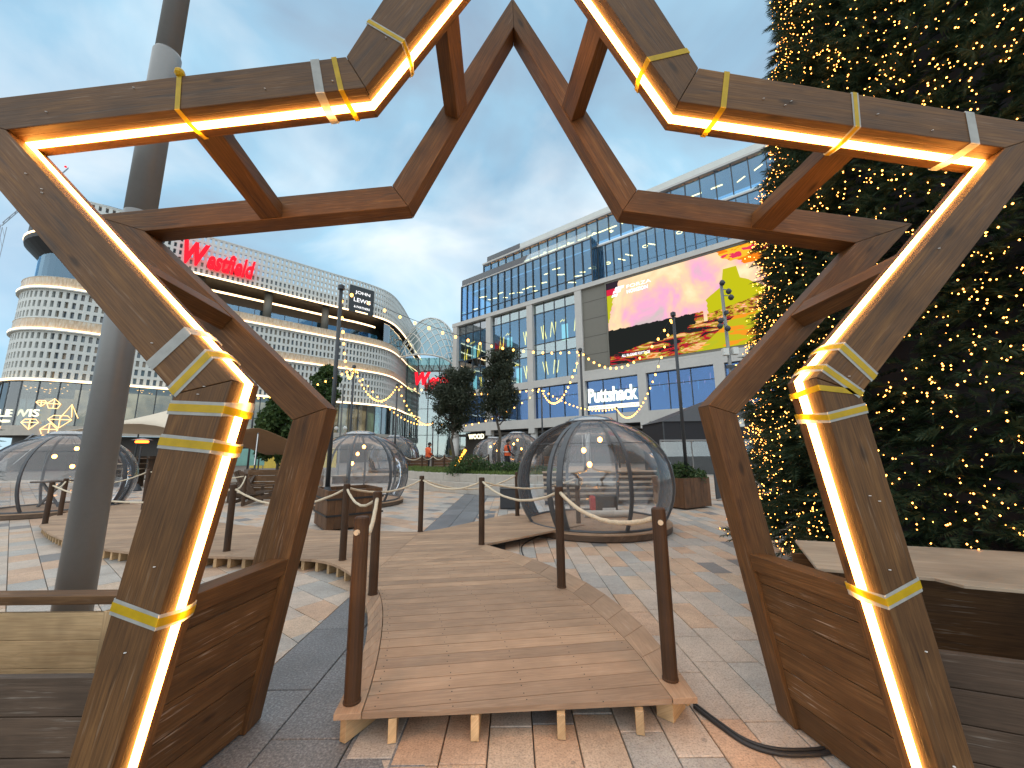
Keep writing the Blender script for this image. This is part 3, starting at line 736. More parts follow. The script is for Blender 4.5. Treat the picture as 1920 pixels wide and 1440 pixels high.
# inside the near pod
c = onZ(1130, 962, .15)
hb = thing('equipment_case', (c.x+.12, c.y+.25, .142), 'red and black equipment case on the floor of the near pod', 'case')
MB().box((0, 0, .19), (.52, .34, .36)).build('body', 'black', hb, local=True, bevel=.03); MB().box((-.27, 0, .19), (.14, .32, .34)).build('end_cap', 'red_paint', hb, local=True, bevel=.04)
MB().box((.05, -.176, .08), (.3, .012, .06)).build('sticker', 'white_paint', hb, local=True)
c = onZ(1105, 970, .15)
tag(MB().tube([(c.x-.1, c.y+.05, .215), (c.x+.9, c.y+.05, .215)], .07, 14).build('rolled_mat', 'grey_cloth'), 'rolled pale grey mat lying on the near pod floor', 'mat')
c = onZ(1172, 961, .145); tag(MB().box((c.x, c.y, .1435), (.28, .18, .004), .2).build('paper_sheet', 'white_paint'), 'white sheet of paper on the near pod floor', 'paper')
c = onZ(958, 955, 0); sp = thing('charcoal_cube', (c.x-.02, c.y+.25, 0), 'charcoal cube cabinet beside the near pod', 'cabinet')
MB().box((0, 0, .27), (.55, .5, .52)).build('body', 'charcoal', sp, local=True, bevel=.02); MB().box((0, 0, .54), (.58, .53, .02)).build('lid', 'frame_dark', sp, local=True, bevel=.004)
# slatted timber seat wall behind the near pod
c = onZ(1040, 940, 0); c2 = onZ(1265, 938, 0)
sw = thing('slatted_bench_wall', ((c.x+c2.x)/2, 11.6, 0), 'stepped pale slatted timber bench behind the near pod', 'bench')
for i in range(6):
    MB().box((-.1, i*.10, .16+i*.15), (4.3, .16, .05)).build('slat', 'plywood', sw, local=True, grain=(1, 0, 0), bevel=.004)
    MB().box((-.1, i*.10+.09, .08+i*.15), (4.25, .03, .14)).build('riser', 'dull_wood', sw, local=True, grain=(1, 0, 0))
# left pod contents
mc = thing('red_cabinet', (pd_.x+1.05, 11.15, .142), 'red cabinet inside the left pod', 'cabinet')
MB().box((0, 0, .4), (.5, .4, .78)).build('body', 'red_paint', mc, local=True, bevel=.02); MB().box((-.1, -.205, .72), (.14, .01, .1)).build('notice', 'white_paint', mc, local=True)
MB().box((.0, 0, .80), (.52, .42, .03)).build('lid', 'red_paint', mc, local=True, bevel=.008)
mc = thing('pod_table', (pd_.x-.3, 11.3, .142), 'dark cross-legged table inside the left pod', 'table')
MB().lathe([(.42, .68), (.42, .72)], n=24).build('table_top', 'dull_wood', mc, local=True, grain=(1, 0, 0))
for k in range(2): MB().beam((-.3+.6*k, 0, 0), (.3-.6*k, 0, .68), .05, .05).build('leg', 'frame_dark', mc, local=True)

# ================================================================== PLANTER BOXES
def planter(name, c, sx, sy, h, rz, label, bands=True, mat='planter_wood', nb=8):
    o = thing(name, (c[0], c[1], 0), label, 'planter', None, rz)
    for s, (ax, n_, ln) in {'f': ((1, 0), nb, sx), 'b': ((1, 0), nb, sx), 'l': ((0, 1), nb, sy), 'r': ((0, 1), nb, sy)}.items():
        for i in range(n_):
            t = -ln/2+ln*(i+.5)/n_; wd = ln/n_-.004; q = random.uniform(0, .004)
            if s in 'fb': cc = (t, (-1 if s == 'f' else 1)*(sy/2-.015+q), h/2+.02); sz = (wd, .03, h-.04)
            else: cc = ((-1 if s == 'l' else 1)*(sx/2-.015+q)*1.0, t*(1-.06/sy), h/2+.02); sz = (.03, wd*(1-.06/sy), h-.04)
            MB().box(cc, sz).build('board', mat, o, local=True, grain=(0, 0, 1))
    if bands:
        for z in (h*.38, h*.78):
            m = MB()
            for sg in (-1, 1):
                m.box((0, sg*(sy/2+.012), z), (sx+.05, .012, .035)); m.box((sg*(sx/2+.012), 0, z), (.012, sy+.012, .035))
            m.build('band', 'black', o, local=True)
    MB().box((0, 0, h-.1), (sx-.08, sy-.08, .04)).build('soil', 'soffit', o, local=True)
    return o
def leaves(n, f, size, mat, parent, loc=None, aspect=.45, name='foliage', up_bias=0.0):
    P = f(n); n = len(P); u = rng.normal(size=(n, 3)); u[:, 2] += up_bias; u /= np.linalg.norm(u, axis=1)[:, None]
    t = rng.normal(size=(n, 3)); t -= u*(t*u).sum(1)[:, None]; t /= np.linalg.norm(t, axis=1)[:, None]
    s = size*rng.uniform(.6, 1.35, (n, 1)); a = u*s; b = t*s*aspect
    vs = np.stack([P-a, P+b*.9, P+a, P-b*.9], 1).reshape(-1, 3)
    o = fastmesh(name, vs, np.arange(n*4), 4, mat, parent, loc); return o
def blob_fn(blobs, shell=.55):
    B = np.array(blobs)
    def f(n):
        wts = (B[:, 3]*B[:, 4]*B[:, 5])**.66; k = rng.choice(len(B), n, p=wts/wts.sum()); d = rng.normal(size=(n, 3)); d /= np.linalg.norm(d, axis=1)[:, None]
        r = rng.uniform(shell**3, 1, (n, 1))**(1/3)*(1+rng.normal(size=(n, 1))*.06); return B[k, :3]+d*r*B[k, 3:6]
    return f
p3_ = onZ(628, 996, 0)
plA = planter('timber_planter', (p3_.x-.02, p3_.y+.62), 1.1, 1.1, .80, R_(38), 'square wooden planter with black bands holding a tall light pole')
p4_ = onZ(1300, 955, 0)
plB = planter('timber_planter', (p4_.x-.05, p4_.y+.55), 1.05, 1.05, .80, R_(28), 'square wooden planter with green shrubs right of the near pod', bands=False)
sh = thing('planter_shrub', (p4_.x-.05, p4_.y+.55, .7), 'bushy green shrub growing in the planter right of the near pod', 'shrub')
leaves(2600, blob_fn([(-.35, -.1, .15, .3, .35, .22), (.1, .1, .22, .35, .35, .28), (.4, -.1, .12, .3, .35, .2), (-.1, .35, .2, .4, .3, .25)], .2), .05, 'shrub_leaf', sh)
for i in range(6): MB().tube([(random.uniform(-.3, .3), random.uniform(-.3, .3), 0), (random.uniform(-.4, .4), random.uniform(-.3, .3), .28)], .008, 5).build('stem', 'trunk', sh, local=True)
c = onZ(1293, 885, .80); tag(MB().box((c.x, c.y+.25, .805), (.34, .2, .012), .5).build('white_board', 'white_paint'), 'flat white board lying at the planter pole foot', 'board')
c = onZ(1350, 938, 0); bb = thing('black_board', (c.x+.05, c.y, 0), 'dark folding board leaning right of the shrub planter', 'sign board')
MB().box((0, 0, .45), (.5, .04, .8), rz=.5).build('panel', 'charcoal', bb, local=True, bevel=.01); MB().tube([(-.2, -.12, .02), (.22, .1, .02)], .015, 6).build('foot_rail', 'steel', bb, local=True)

# open crate left of the arch, planter box under the christmas tree on the right
def crate():
    Y0, Y1 = onZ(70, 1262, .62).y, onZ(90, 1128, .68).y; X0, X1 = -4.6, -1.78
    o = thing('open_planter_crate', ((X0+X1)/2, (Y0+Y1)/2, 0), 'long open timber crate with raw pine inside, left of the arch', 'crate')
    for i in range(4):
        MB().box(((X0+X1)/2, Y0, .08+i*.152), (X1-X0, .035, .148)).build('front_plank', 'dull_wood', o, grain=(1, 0, 0), bevel=.003)
        MB().box(((X0+X1)/2, Y1+.03, .08+i*.152), (X1-X0, .03, .148)).build('back_plank', 'plank_wood', o, grain=(1, 0, 0), bevel=.003)
        MB().box(((X0+X1)/2, Y1, .09+i*.152), (X1-X0-.1, .025, .150)).build('inner_board', 'pine', o, grain=(1, 0, 0), bevel=.003)
    MB().box(((X0+X1)/2, Y1+.01, .70), (X1-X0+.04, .11, .05)).build('rim', 'plank_wood', o, grain=(1, 0, 0), bevel=.004)
    for x in (X0+.05, X0+1.0, X1-.62, X1-.02): MB().box((x, Y1-.03, .33), (.08, .03, .62)).build('batten', 'pine', o, grain=(0, 0, 1), bevel=.003)
    for x in (X0, X1): MB().box((x, (Y0+Y1)/2, .34), (.03, Y1-Y0-.06, .6)).build('end_board', 'plank_wood', o, grain=(0, 1, 0))
    MB().box(((X0+X1)/2, (Y0+Y1)/2, .06), (X1-X0-.1, Y1-Y0-.08, .02)).build('floor', 'dull_wood', o, grain=(1, 0, 0))
crate()
TC = V(5.3, 4.35, 0)
def treebox():
    o = thing('tree_planter_box', (TC.x, TC.y, 0), 'big timber planter box with loose plywood lid under the fairy-lit tree', 'planter')
    ex = V(.93, -.37, 0).normalized(); ey = V(-ex.y, ex.x, 0)
    q = onZ(1750, 1068, .82); A = V(q.x-.02, q.y, 0)         # left back corner of the lid
    s0 = onZ(1775, 1215, .60); S = V(s0.x-.35, s0.y+.12, 0); W_ = 4.6
    for i in range(4): MB().beam(S+V(0, 0, .075+i*.148), S+ex*W_+V(0, 0, .075+i*.148), .04, .144).build('front_plank', 'dull_wood', o, grain=ex, bevel=.003)
    for i in range(4): MB().beam(S+V(0, 0, .075+i*.148)+ey*.03, S+ey*2.6+V(0, 0, .075+i*.148), .04, .144).build('side_plank', 'dull_wood', o, grain=ey, bevel=.003)
    L0 = S+ey*.42; Z = .80
    MB().prism([L0+V(0, 0, Z), L0+ex*.55+V(0, 0, Z), L0+ex*.62-ey*.10+V(0, 0, Z), L0+ex*W_-ey*.10+V(0, 0, Z), L0+ex*W_+ey*1.1+V(0, 0, Z), L0+ey*.85+ex*.1+V(0, 0, Z)], (0, 0, .018)).build('lid', 'plywood', o, grain=ex, bevel=.002)
    for t in (.15, 1.2, 2.4, 3.6): MB().beam(L0+ex*t+ey*.1+V(0, 0, 0), L0+ex*t+ey*.1+V(0, 0, .795), .07, .07, upv=(0, 1, 0)).build('post', 'plank_wood', o, grain=(0, 0, 1))
    MB().beam(L0+ey*.55+V(0, 0, .4), L0+ey*.55+ex*W_+V(0, 0, .4), .03, .76).build('inner_board', 'plank_wood', o, grain=ex)
treebox()

# ================================================================== GREY LAMP POST
b = onZ(124, 1215, 0); rr = 0.5*56/FPX*(b-CAM).dot(fw)
lp = thing('lamp_post', (b.x, b.y, 0), 'tall thick grey steel lamp post behind the left of the arch', 'lamp post')
MB().lathe([(rr*1.02, 0), (rr*1.0, 3.0), (rr*.99, 3.9), (rr*.99, 3.905)], n=40).build('lower_shaft', 'steel', lp, local=True, smooth=True)
zt = onY(312, 105, b.y).z
MB().lathe([(rr*.985, 3.906), (rr*.985, zt), (rr*.90, zt+.03)], n=40).build('sleeve', 'steel', lp, local=True, smooth=True)
MB().lathe([(rr*.86, zt), (rr*.78, zt+6)], n=40).build('upper_shaft', 'steel', lp, local=True, smooth=True)
for px, py in ((428, 255),):
    q = onY(px, py, b.y+.1)-V(b.x, b.y, 0); MB().sphere(q, .06, 14, 10, .9).build('floodlight', 'steel', lp, local=True, smooth=True)
    MB().tube([q, V(rr*.5, .05, q.z-.02)], .03, 8).build('bracket', 'steel', lp, local=True)
# cable loop at the right arch foot
pts = [onZ(*p, .012) for p in [(1302, 1325), (1345, 1358), (1400, 1395), (1460, 1413), (1530, 1414), (1560, 1408)]]
cb = thing('power_cable', tuple(pts[0]), 'pair of black power cables running from the boardwalk to the arch foot', 'cable')
MB().tube(smooth(pts, 6), .011, 8).build('cable_run', 'cable', cb, smooth=True); MB().tube([p+V(.012, .03, 0) for p in smooth(pts, 6)], .010, 8).build('cable_run', 'cable', cb, smooth=True)
pts = [onZ(*p, .008) for p in [(1020, 1000), (985, 1018), (978, 1030), (985, 1047), (1000, 1056)]]
tag(MB().tube(smooth(pts, 6), .010, 6).build('thin_cable', 'cable', smooth=True), 'thin dark cable looping from under the path to the pod', 'cable')

# ================================================================== LETTERING
def text(s, mat, org, xd, W_, H_, parent=None, name='lettering', depth=.06, shear=0.0, bold=0.0, out=None):
    cu = bpy.data.curves.new('t', 'FONT'); cu.body = s; cu.extrude = 0.5; cu.shear = shear; cu.offset = bold; cu.size = 1; cu.resolution_u = 3
    ob = bpy.data.objects.new('t', cu); COL.objects.link(ob); bpy.context.view_layer.update()
    me = bpy.data.meshes.new_from_object(ob.evaluated_get(bpy.context.evaluated_depsgraph_get())); bpy.data.objects.remove(ob)
    co = np.empty(len(me.vertices)*3); me.vertices.foreach_get('co', co); co = co.reshape(-1, 3)
    lo, hi = co.min(0), co.max(0); xd = Vector(xd).normalized(); ud = V(0, 0, 1); nd = xd.cross(ud)
    base = wloc(parent) if parent is not None else V(0, 0, 0); o_ = Vector(org)-base
    a = (co[:, 0]-lo[0])/(hi[0]-lo[0])*W_; b = (co[:, 1]-lo[1])/(hi[1]-lo[1])*H_; c = (co[:, 2])*depth
    q = np.outer(a, xd)+np.outer(b, ud)+np.outer(c, nd)+np.array(o_); me.vertices.foreach_set('co', q.ravel()); me.update()
    me.materials.clear(); me.materials.append(MT[mat]); me.name = name
    o = bpy.data.objects.new(name, me); COL.objects.link(o)
    if parent is not None: o.parent = parent
    return o

# ================================================================== OFFICE BUILDING (right)
FA = R_(51.5); fd = V(math.sin(FA), -math.cos(FA), 0); fn = V(-math.cos(FA), -math.sin(FA), 0); F0 = V(11.8, 45, 0)
def fp(s, z, off=0.0): return F0 + fd*s - fn*off + V(0, 0, z)
bld = thing('office_building', tuple(fp(0, 0)), 'modern office block with pale stone frame, blue curtain walls and stepped roof', 'building')
def fbox(s0, s1, z0, z1, o0, o1, name, mat, par=None):
    p = fp((s0+s1)/2, (z0+z1)/2, (o0+o1)/2); m = MB().box(p, (s1-s0, abs(o1-o0), z1-z0), rz=-(math.pi/2-FA))
    return m.build(name, mat, par or bld)
def fpane(s0, s1, z0, z1, off, mat, name='pane'): return fbox(s0, s1, z0, z1, off, off+.03, name, mat)
SR = 30.0
cols = [-26.9, -19.45, -11.65, -3.9, 3.7, 11.5, 19.2, 26.9]
for c in cols: fbox(c-.48, c+.48, 3.9, 22.0 if c < 0 else 10.985, -.25, .55, 'stone_column', 'concrete')
fbox(-3.415, SR, 10.99, 11.25, -.24, .5, 'stone_ledge', 'concrete')
for i in range(len(cols)-1):
    a, b = cols[i]+.481, cols[i+1]-.481
    fbox(a, b, 10.0, 10.98, -.24, .5, 'stone_spandrel', 'concrete'); fbox(a, b, 4.6, 5.8, -.24, .5, 'stone_spandrel', 'concrete')
fbox(-27.5, SR, 22.003, 22.6, -.32, .6, 'stone_coping', 'concrete')
for c in cols:     # round columns on the ground floor
    p = fp(c, 0, .4); MB().lathe([(.5, 0), (.5, 3.897)], p, 20).build('round_column', 'concrete', bld, smooth=True)
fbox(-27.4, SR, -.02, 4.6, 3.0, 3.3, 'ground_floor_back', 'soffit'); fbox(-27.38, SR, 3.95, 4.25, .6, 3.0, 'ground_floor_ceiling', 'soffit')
# bays with big windows
for i in range(3):
    a, b = cols[i]+.48, cols[i+1]-.48; w_ = (b-a)/4
    for k in range(4):
        for z0, z1, mt in ((11.0, 14.55, 'curtain_glass'), (14.6, 16.0, 'green_glass'), (16.15, 20.5, 'curtain_glass'), (20.55, 22.0, 'green_glass')):
            fpane(a+k*w_+.03, a+(k+1)*w_-.03, z0, z1, .25, mt)
        if k: fbox(a+k*w_-.04, a+k*w_+.04, 10.99, 22.0, .16, .32, 'mullion', 'mullion')
    for z in (14.575, 16.07, 20.52): fbox(a, b, z-.06, z+.06, .19, .30, 'transom', 'mullion')
for i in range(len(cols)-1):
    a, b = cols[i]+.48, cols[i+1]-.48; w_ = (b-a)/3
    for k in range(3):
        for z0, z1 in ((5.8, 8.55), (8.62, 10.0)): fpane(a+k*w_+.03, a+(k+1)*w_-.03, z0, z1, .25, 'blue_glass')
        if k: fbox(a+k*w_-.04, a+k*w_+.04, 5.8, 10.0, .16, .32, 'mullion', 'mullion')
    fbox(a, b, 8.55, 8.62, .19, .30, 'transom', 'mullion')
fbox(-3.41, SR, 11.255, 21.998, .05, .45, 'taupe_wall', 'panel_taupe')
for z in (13.3, 15.6, 17.9, 20.2): fbox(-3.4, 0, z-.02, z+.02, .03, .045, 'panel_joint', 'soffit')
# interiors: back walls and floors
fbox(-27.3, SR, 4.9, 22.0, 5.0, 5.3, 'room_back_wall', 'interior'); fbox(-27.3, SR, 10.3, 10.8, .56, 5.0, 'floor_slab', 'interior'); fbox(-27.3, -3.5, 15.6, 16.0, .56, 5.0, 'floor_slab', 'interior')
fbox(-27.3, SR, 4.7, 5.4, .56, 5.0, 'floor_slab', 'interior'); fbox(-27.3, SR, 22.05, 22.5, .62, 8.0, 'floor_slab', 'interior')
fbox(-27.35, -27.3, 4.7, 22, .5, 5.3, 'end_wall', 'concrete')
fbox(-26.3, SR, 22.6, 32.0, 8.0, 8.3, 'room_back_wall', 'interior')
# storey above the coping: left block flush, right block set back
s = -25.9; w_ = 1.335
while s < -2.3:
    for z0, z1 in ((22.62, 23.9), (23.95, 28.85)): fpane(s+.03, s+w_-.03, z0, z1, .3, 'curtain_glass')
    fbox(s-.05, s+.05, 22.61, 28.9, .12, .36, 'mullion', 'mullion'); s += w_
fbox(-25.95, s, 23.88, 23.97, .22, .34, 'transom', 'mullion'); fbox(-25.95, s, 28.86, 29.03, .15, 2.6, 'roof_edge', 'concrete')
S2 = s
for z0, z1 in ((22.62, 28.6),):
    for k in range(2): p = None
fbox(S2-.06, S2+.06, 22.61, 29.04, .3, 1.9, 'corner_return', 'curtain_glass')
for k in range(4): fbox(S2-.09, S2+.09, 22.61, 29.05, .12+k*.55, .2+k*.55, 'mullion', 'mullion')
for k in range(3):
    for z in (22.62,): fbox(-25.97, -25.93, 22.61, 28.9, .4+k*1.6, 1.9+k*1.6, 'pane', 'curtain_glass')
s = S2+.1; w_ = 1.08
while s < SR:
    for z0, z1 in ((22.62, 24.3), (24.35, 28.19)): fpane(s+.03, s+w_-.03, z0, z1, 1.9, 'curtain_glass')
    fbox(s-.04, s+.04, 22.61, 28.2, 1.74, 1.96, 'mullion', 'mullion'); s += w_
fbox(S2+.1, SR, 28.2, 28.4, 1.75, 3.4, 'roof_edge', 'concrete')
fbox(-26, SR, 28.42, 28.6, 2.62, 8.0, 'floor_slab', 'interior')
# top storey, set back again
s = -23.0; w_ = 1.62
while s < SR:
    fpane(s+.03, s+w_-.03, 29.1, 32.6, 2.6, 'curtain_glass'); fbox(s-.05, s+.05, 29.06, 32.7, 2.45, 2.66, 'mullion', 'mullion'); s += w_
fbox(-23.0, SR, 32.72, 32.98, 2.2, 8, 'roof_slab', 'concrete'); fbox(-15, SR, 33.0, 33.75, 2.25, 2.4, 'roof_fascia', 'panel_white')
fbox(-23.05, -23.0, 29.1, 32.7, 2.66, 8, 'pane', 'curtain_glass'); fbox(-25.9, S2, 29.1, 30.1, .32, .35, 'balustrade', 'clear_glass')
fbox(-22, -15, 33.02, 33.9, 2.3, 2.33, 'balustrade', 'clear_glass')
# lamps inside
def flight(s0, z0, s1, z1, off, r=.065, mat='office_lamp', name='lamp_tube'):
    MB().tube([fp(s0, z0, off), fp(s1, z1, off)], r, 5).build(name, mat, bld)
for k in range(20):
    s0 = -25.0+k*1.15+random.uniform(-.4, .4); z = 26.6+random.uniform(-2.2, .9)
    flight(s0, z, s0+random.uniform(.8, 1.3), z-random.uniform(.0, .5), 2.0)
for s0, z in ((0.6, 26.2), (1.6, 26.5), (4.6, 26.9), (8.6, 27.1), (10.4, 27.2)):
    flight(s0, z, s0+.9, z-.5, 2.9)
for s0, z in ((-.8, 26.0), (4.2, 26.6), (8.3, 26.9)):
    MB().lathe([(.28, 0), (.33, 0), (.33, .06), (.28, .06), (.28, 0)], fp(s0, z, 2.8), 14, False, False).build('ring_lamp', 'office_lamp', bld)
for a, b in ((-22, -18), (-15.5, -11), (-10.4, -6), (-5.4, -3), (-2.4, .5), (8.4, 11), (12, 13.2)): flight(a, 31.2, b, 31.2, 3.3, .07, 'office_lamp', 'line_lamp')
for k in range(12): p = fp(-20+k*2.1, 31.9, 4.2+(k % 2)*1.0); MB().box(p, (.45, .45, .05), rz=.6).build('ceiling_lamp', 'office_lamp', bld)
for s0, z in ((14.6, 31.0), (16.3, 31.6)): flight(s0, z, s0+.8, z+.35, 3.6)
# glowing ornaments hung in the big windows
def ornament(sx, z, h, kind):
    o = thing('neon_ornament', tuple(fp(sx, z, .9)), f'amber neon stick ornament in the office windows, {kind}', 'ornament', 'neon stick ornaments in the office windows')
    zz = [(0, 0), (.25, 1), (.55, .05), (.8, .95)] if random.random() < .5 else [(0, 1), (.35, 0), (.45, 1), (.8, .0)]
    ww = h*.55
    for (a, b), (c, d) in zip(zz[:-1], zz[1:]):
        MB().tube([fp(sx+a*ww, z+b*h, .9+random.uniform(-.1, .1)), fp(sx+c*ww, z+d*h, .9+random.uniform(-.1, .1))], .055, 5).build('stick', 'neon', o)
_b = ('bay at the far end', 'middle bay', 'bay beside the taupe wall')
kinds = ['upper row, far bay, leftmost', 'upper row, far bay, middle', 'upper row, far bay, rightmost', 'upper row, middle bay, left', 'upper row, middle bay, right', 'upper row, near bay, leftmost', 'upper row, near bay, middle', 'upper row, near bay, rightmost',
         'lower row, middle bay, right', 'lower row, middle bay, left', 'lower row, near bay, leftmost', 'lower row, near bay, middle', 'lower row, near bay, rightmost', 'lower row, far bay, left', 'lower row, far bay, right']
for (sx, z, h), kd in zip([(-25.8, 16.3, 1.9), (-22.8, 16.4, 2.0), (-20.9, 16.4, 1.9), (-18.2, 16.6, 2.2), (-13.6, 16.7, 2.0), (-10.5, 16.9, 2.0), (-8.9, 17.0, 2.1), (-5.2, 17.1, 2.4),
                           (-13.6, 11.7, 1.9), (-16.9, 11.7, 1.8), (-10.3, 11.8, 1.9), (-8.6, 11.8, 1.9), (-5.1, 12.0, 2.0), (-25.6, 11.5, 1.6), (-22.4, 11.5, 1.6)], kinds): ornament(sx, z, h, kd)
for sx, z in ((-24.4, 16.2), (-16.9, 16.2), (-7.3, 16.2), (-15.2, 11.2), (-24.2, 11.2)):
    fbox(sx, sx+.95, z, z+2.3, 1.2, 1.28, 'lit_door', 'door_light'); MB().tube([fp(sx, z+2.6, .9), fp(sx+.4, z+2.9, .9), fp(sx+.5, z+2.6, .9), fp(sx+.95, z+2.95, .9)], .05, 5).build('lamp_tube', 'neon', bld)
for k in range(34):
    s0 = -11+k*.72+random.uniform(-.2, .2); z = 9.6-random.uniform(0, .9); hh = random.uniform(.35, 1.0)
    if s0 < 14: flight(s0, z, s0, z-hh, 1.0+random.random(), .03, random.choice(['tube_red', 'tube_red', 'tube_teal']), 'hanging_tube')
# sign in the window
sg = thing('shop_sign', tuple(fp(0, 6.4, 0)), 'white glowing shop name sign over a cream strip in the first-floor window', 'sign')
text('Puttshack', 'white_sign', fp(-3.05, 7.22, -.10), fd, 6.1, 1.75, sg, depth=.12, bold=.028)
MB().box(fp(0.05, 6.62, -.1), (6.3, .08, .46), rz=-(math.pi/2-FA)).build('strip', 'cream_sign', sg)
for s_, a_, w__ in (('BAR', -2.8, 1.0), ('DINING', -1.4, 1.6), ('TECH GOLF', .6, 2.3)): text(s_, 'john_black', fp(a_, 6.50, -.15), fd, w__, .24, sg, depth=.02)
text('WOOD', 'cream_sign', fp(-24.0, 3.45, .3), fd, 3.2, .75, thing('restaurant_sign', tuple(fp(-23, 3.3, .3)), 'small warm lit letters over the dark ground-floor entrance by the trees', 'sign'), depth=.1, bold=.02)

# ------------------------------------------------------------------ video screen
def screen_mat():
    m = NM('screen_picture'); uv = m.coord('UV'); sp = m.n('ShaderNodeSeparateXYZ'); m.l(uv, sp.inputs[0]); x = m.math('DIVIDE', sp.outputs[0], .83); y = sp.outputs[1]
    def mad(a, k, c): return m.math('MULTIPLY_ADD', a, k, c)
    def gt(a, b): return m.math('GREATER_THAN', a, b)
    def lt(a, b): return m.math('LESS_THAN', a, b)
    mp_ = m.n('ShaderNodeMapping'); mp_.inputs['Scale'].default_value = (2.6, 1.1, 1); mp_.inputs['Rotation'].default_value = (0, 0, R_(-32)); mp_.inputs['Location'].default_value = (.4, 1.7, 0); m.l(uv, mp_.inputs[0])
    n = m.noise(mp_.outputs[0], 2.0, 4, .55, .4); nn = m.noise(uv, 5, 4, .6); fine = m.noise(uv, 34, 3, .6)
    skyc = m.ramp(n, [(.30, (.62, .50, .50)), (.40, (.90, .42, .62)), (.48, (.95, .55, .45)), (.56, (1.0, .68, .40)), (.68, (1.0, .84, .52))])
    ed = gt(m.math('ADD', m.math('ADD', x, y), m.math('MULTIPLY', nn, .5)), 1.98)
    skyc = m.mixc(ed, skyc, m.ramp(m.noise(uv, 6, 4), [(.40, (.90, .22, .01)), (.50, (.95, .5, .03)), (.60, (.75, .04, .10))], 'CONSTANT'))
    e2 = lt(m.math('ADD', m.math('MULTIPLY', x, 2.4), m.math('MULTIPLY', nn, .35)), mad(y, .45, -.05))
    skyc = m.mixc(e2, skyc, m.ramp(y, [(.5, (.5, .5, .02)), (.84, (.65, .02, .06)), (.92, (.03, .02, .03))], 'CONSTANT'))
    # olive hill with a tower on the right
    hl = mad(m.math('ABSOLUTE', m.math('SUBTRACT', x, .80)), -1.1, m.math('ADD', .66, m.math('MULTIPLY', nn, .08)))
    hl2 = m.math('MULTIPLY', lt(m.math('ABSOLUTE', m.math('SUBTRACT', x, .785)), mad(y, -.10, .115)), lt(y, .80))
    hill = m.math('MAXIMUM', gt(hl, y), hl2)
    hill = m.math('MULTIPLY', hill, lt(m.math('SUBTRACT', .70, x), m.math('MULTIPLY', nn, .12)))
    skyc = m.mixc(hill, skyc, (.52, .50, .01))
    # band of trees and houses on the hill foot
    bnd = m.math('MULTIPLY', gt(x, .64), m.math('MULTIPLY', lt(y, mad(x, .30, .18)), gt(y, mad(x, .12, .20))))
    skyc = m.mixc(bnd, skyc, m.ramp(fine, [(.36, (.25, .05, .02)), (.46, (.50, .42, .02)), (.54, (.9, .30, .10)), (.62, (.95, .6, .4))], 'CONSTANT'))
    rid = lt(y, mad(fine, .05, .385)); lowr = lt(y, .30)
    mp2 = m.n('ShaderNodeMapping'); mp2.inputs['Scale'].default_value = (6, 17, 1); mp2.inputs['Rotation'].default_value = (0, 0, R_(-24)); m.l(uv, mp2.inputs[0])
    gn = m.noise(mp2.outputs[0], 1.0, 4, .65, .6)
    low = m.ramp(gn, [(.38, (.02, .02, .02)), (.45, (.50, .02, .03)), (.51, (.38, .30, .02)), (.57, (.95, .5, .22)), (.64, (.70, .16, .02))], 'CONSTANT')
    right = m.ramp(m.noise(mp2.outputs[0], .5, 3), [(.36, (.85, .30, .02)), (.44, (.50, .47, .015)), (.60, (.46, .47, .02)), (.68, (.9, .42, .04))], 'CONSTANT')
    low = m.mixc(gt(x, mad(y, .75, .56)), low, right)
    # dark wooded ridge tapering to the right
    dk = m.math('MULTIPLY', gt(y, m.math('ADD', mad(x, .26, .10), mad(nn, .22, -.10))), lt(x, mad(fine, .10, .52)))
    low = m.mixc(dk, low, (.016, .018, .017))
    col = m.mixc(m.math('MULTIPLY', rid, m.math('MAXIMUM', lt(x, .62), lowr)), skyc, low)
    e = m.n('ShaderNodeEmission'); m.l(col, e.inputs[0]); e.inputs[1].default_value = 0.68; m.l(e.outputs[0], m.o.inputs[0]); m.m.cycles.emission_sampling = 'NONE'
screen_mat()
vs_ = thing('video_screen', tuple(fp(10, 11.4, 0)), 'giant lit video screen showing a vivid orange and olive landscape on the office wall', 'screen')
q = [fp(.05, 11.55, -.12), fp(20.5, 11.55, -.12), fp(20.5, 21.75, -.12), fp(.05, 21.75, -.12)]
so_ = MB().poly(q).build('display', 'screen_picture', vs_); uvl = so_.data.uv_layers.new(name='UVMap').data
for li, uvv in zip(range(4), ((0, 0), (1, 0), (1, 1), (0, 1))): uvl[li].uv = uvv
for a, b, c, d in ((0, 20.6, 11.26, 11.5), (0, 20.6, 21.8, 21.98), (-.12, .0, 11.26, 21.98)): fbox(a, b, c, d, -.16, .04, 'bezel', 'panel_taupe', vs_)
text('FORZA', 'sign_white_text', fp(2.6, 20.5, -.14), fd, 2.9, .42, vs_, depth=.01); text('HORIZON', 'sign_white_text', fp(2.6, 19.85, -.14), fd, 2.5, .45, vs_, depth=.01, bold=.03)
for k, (a, b, z) in enumerate(((1.25, 2.35, 20.7), (1.0, 1.95, 20.3), (.8, 1.5, 19.85))): MB().poly([fp(a-.15, z, -.14), fp(b-.15, z, -.14), fp(b, z+.32, -.14), fp(a, z+.32, -.14)]).build('emblem_bar', 'sign_white_text', vs_)
text('ALL IN-GAME FOOTAGE', 'sign_white_text', fp(1.5, 12.25, -.14), fd, 3.3, .32, vs_, depth=.01, bold=.02)

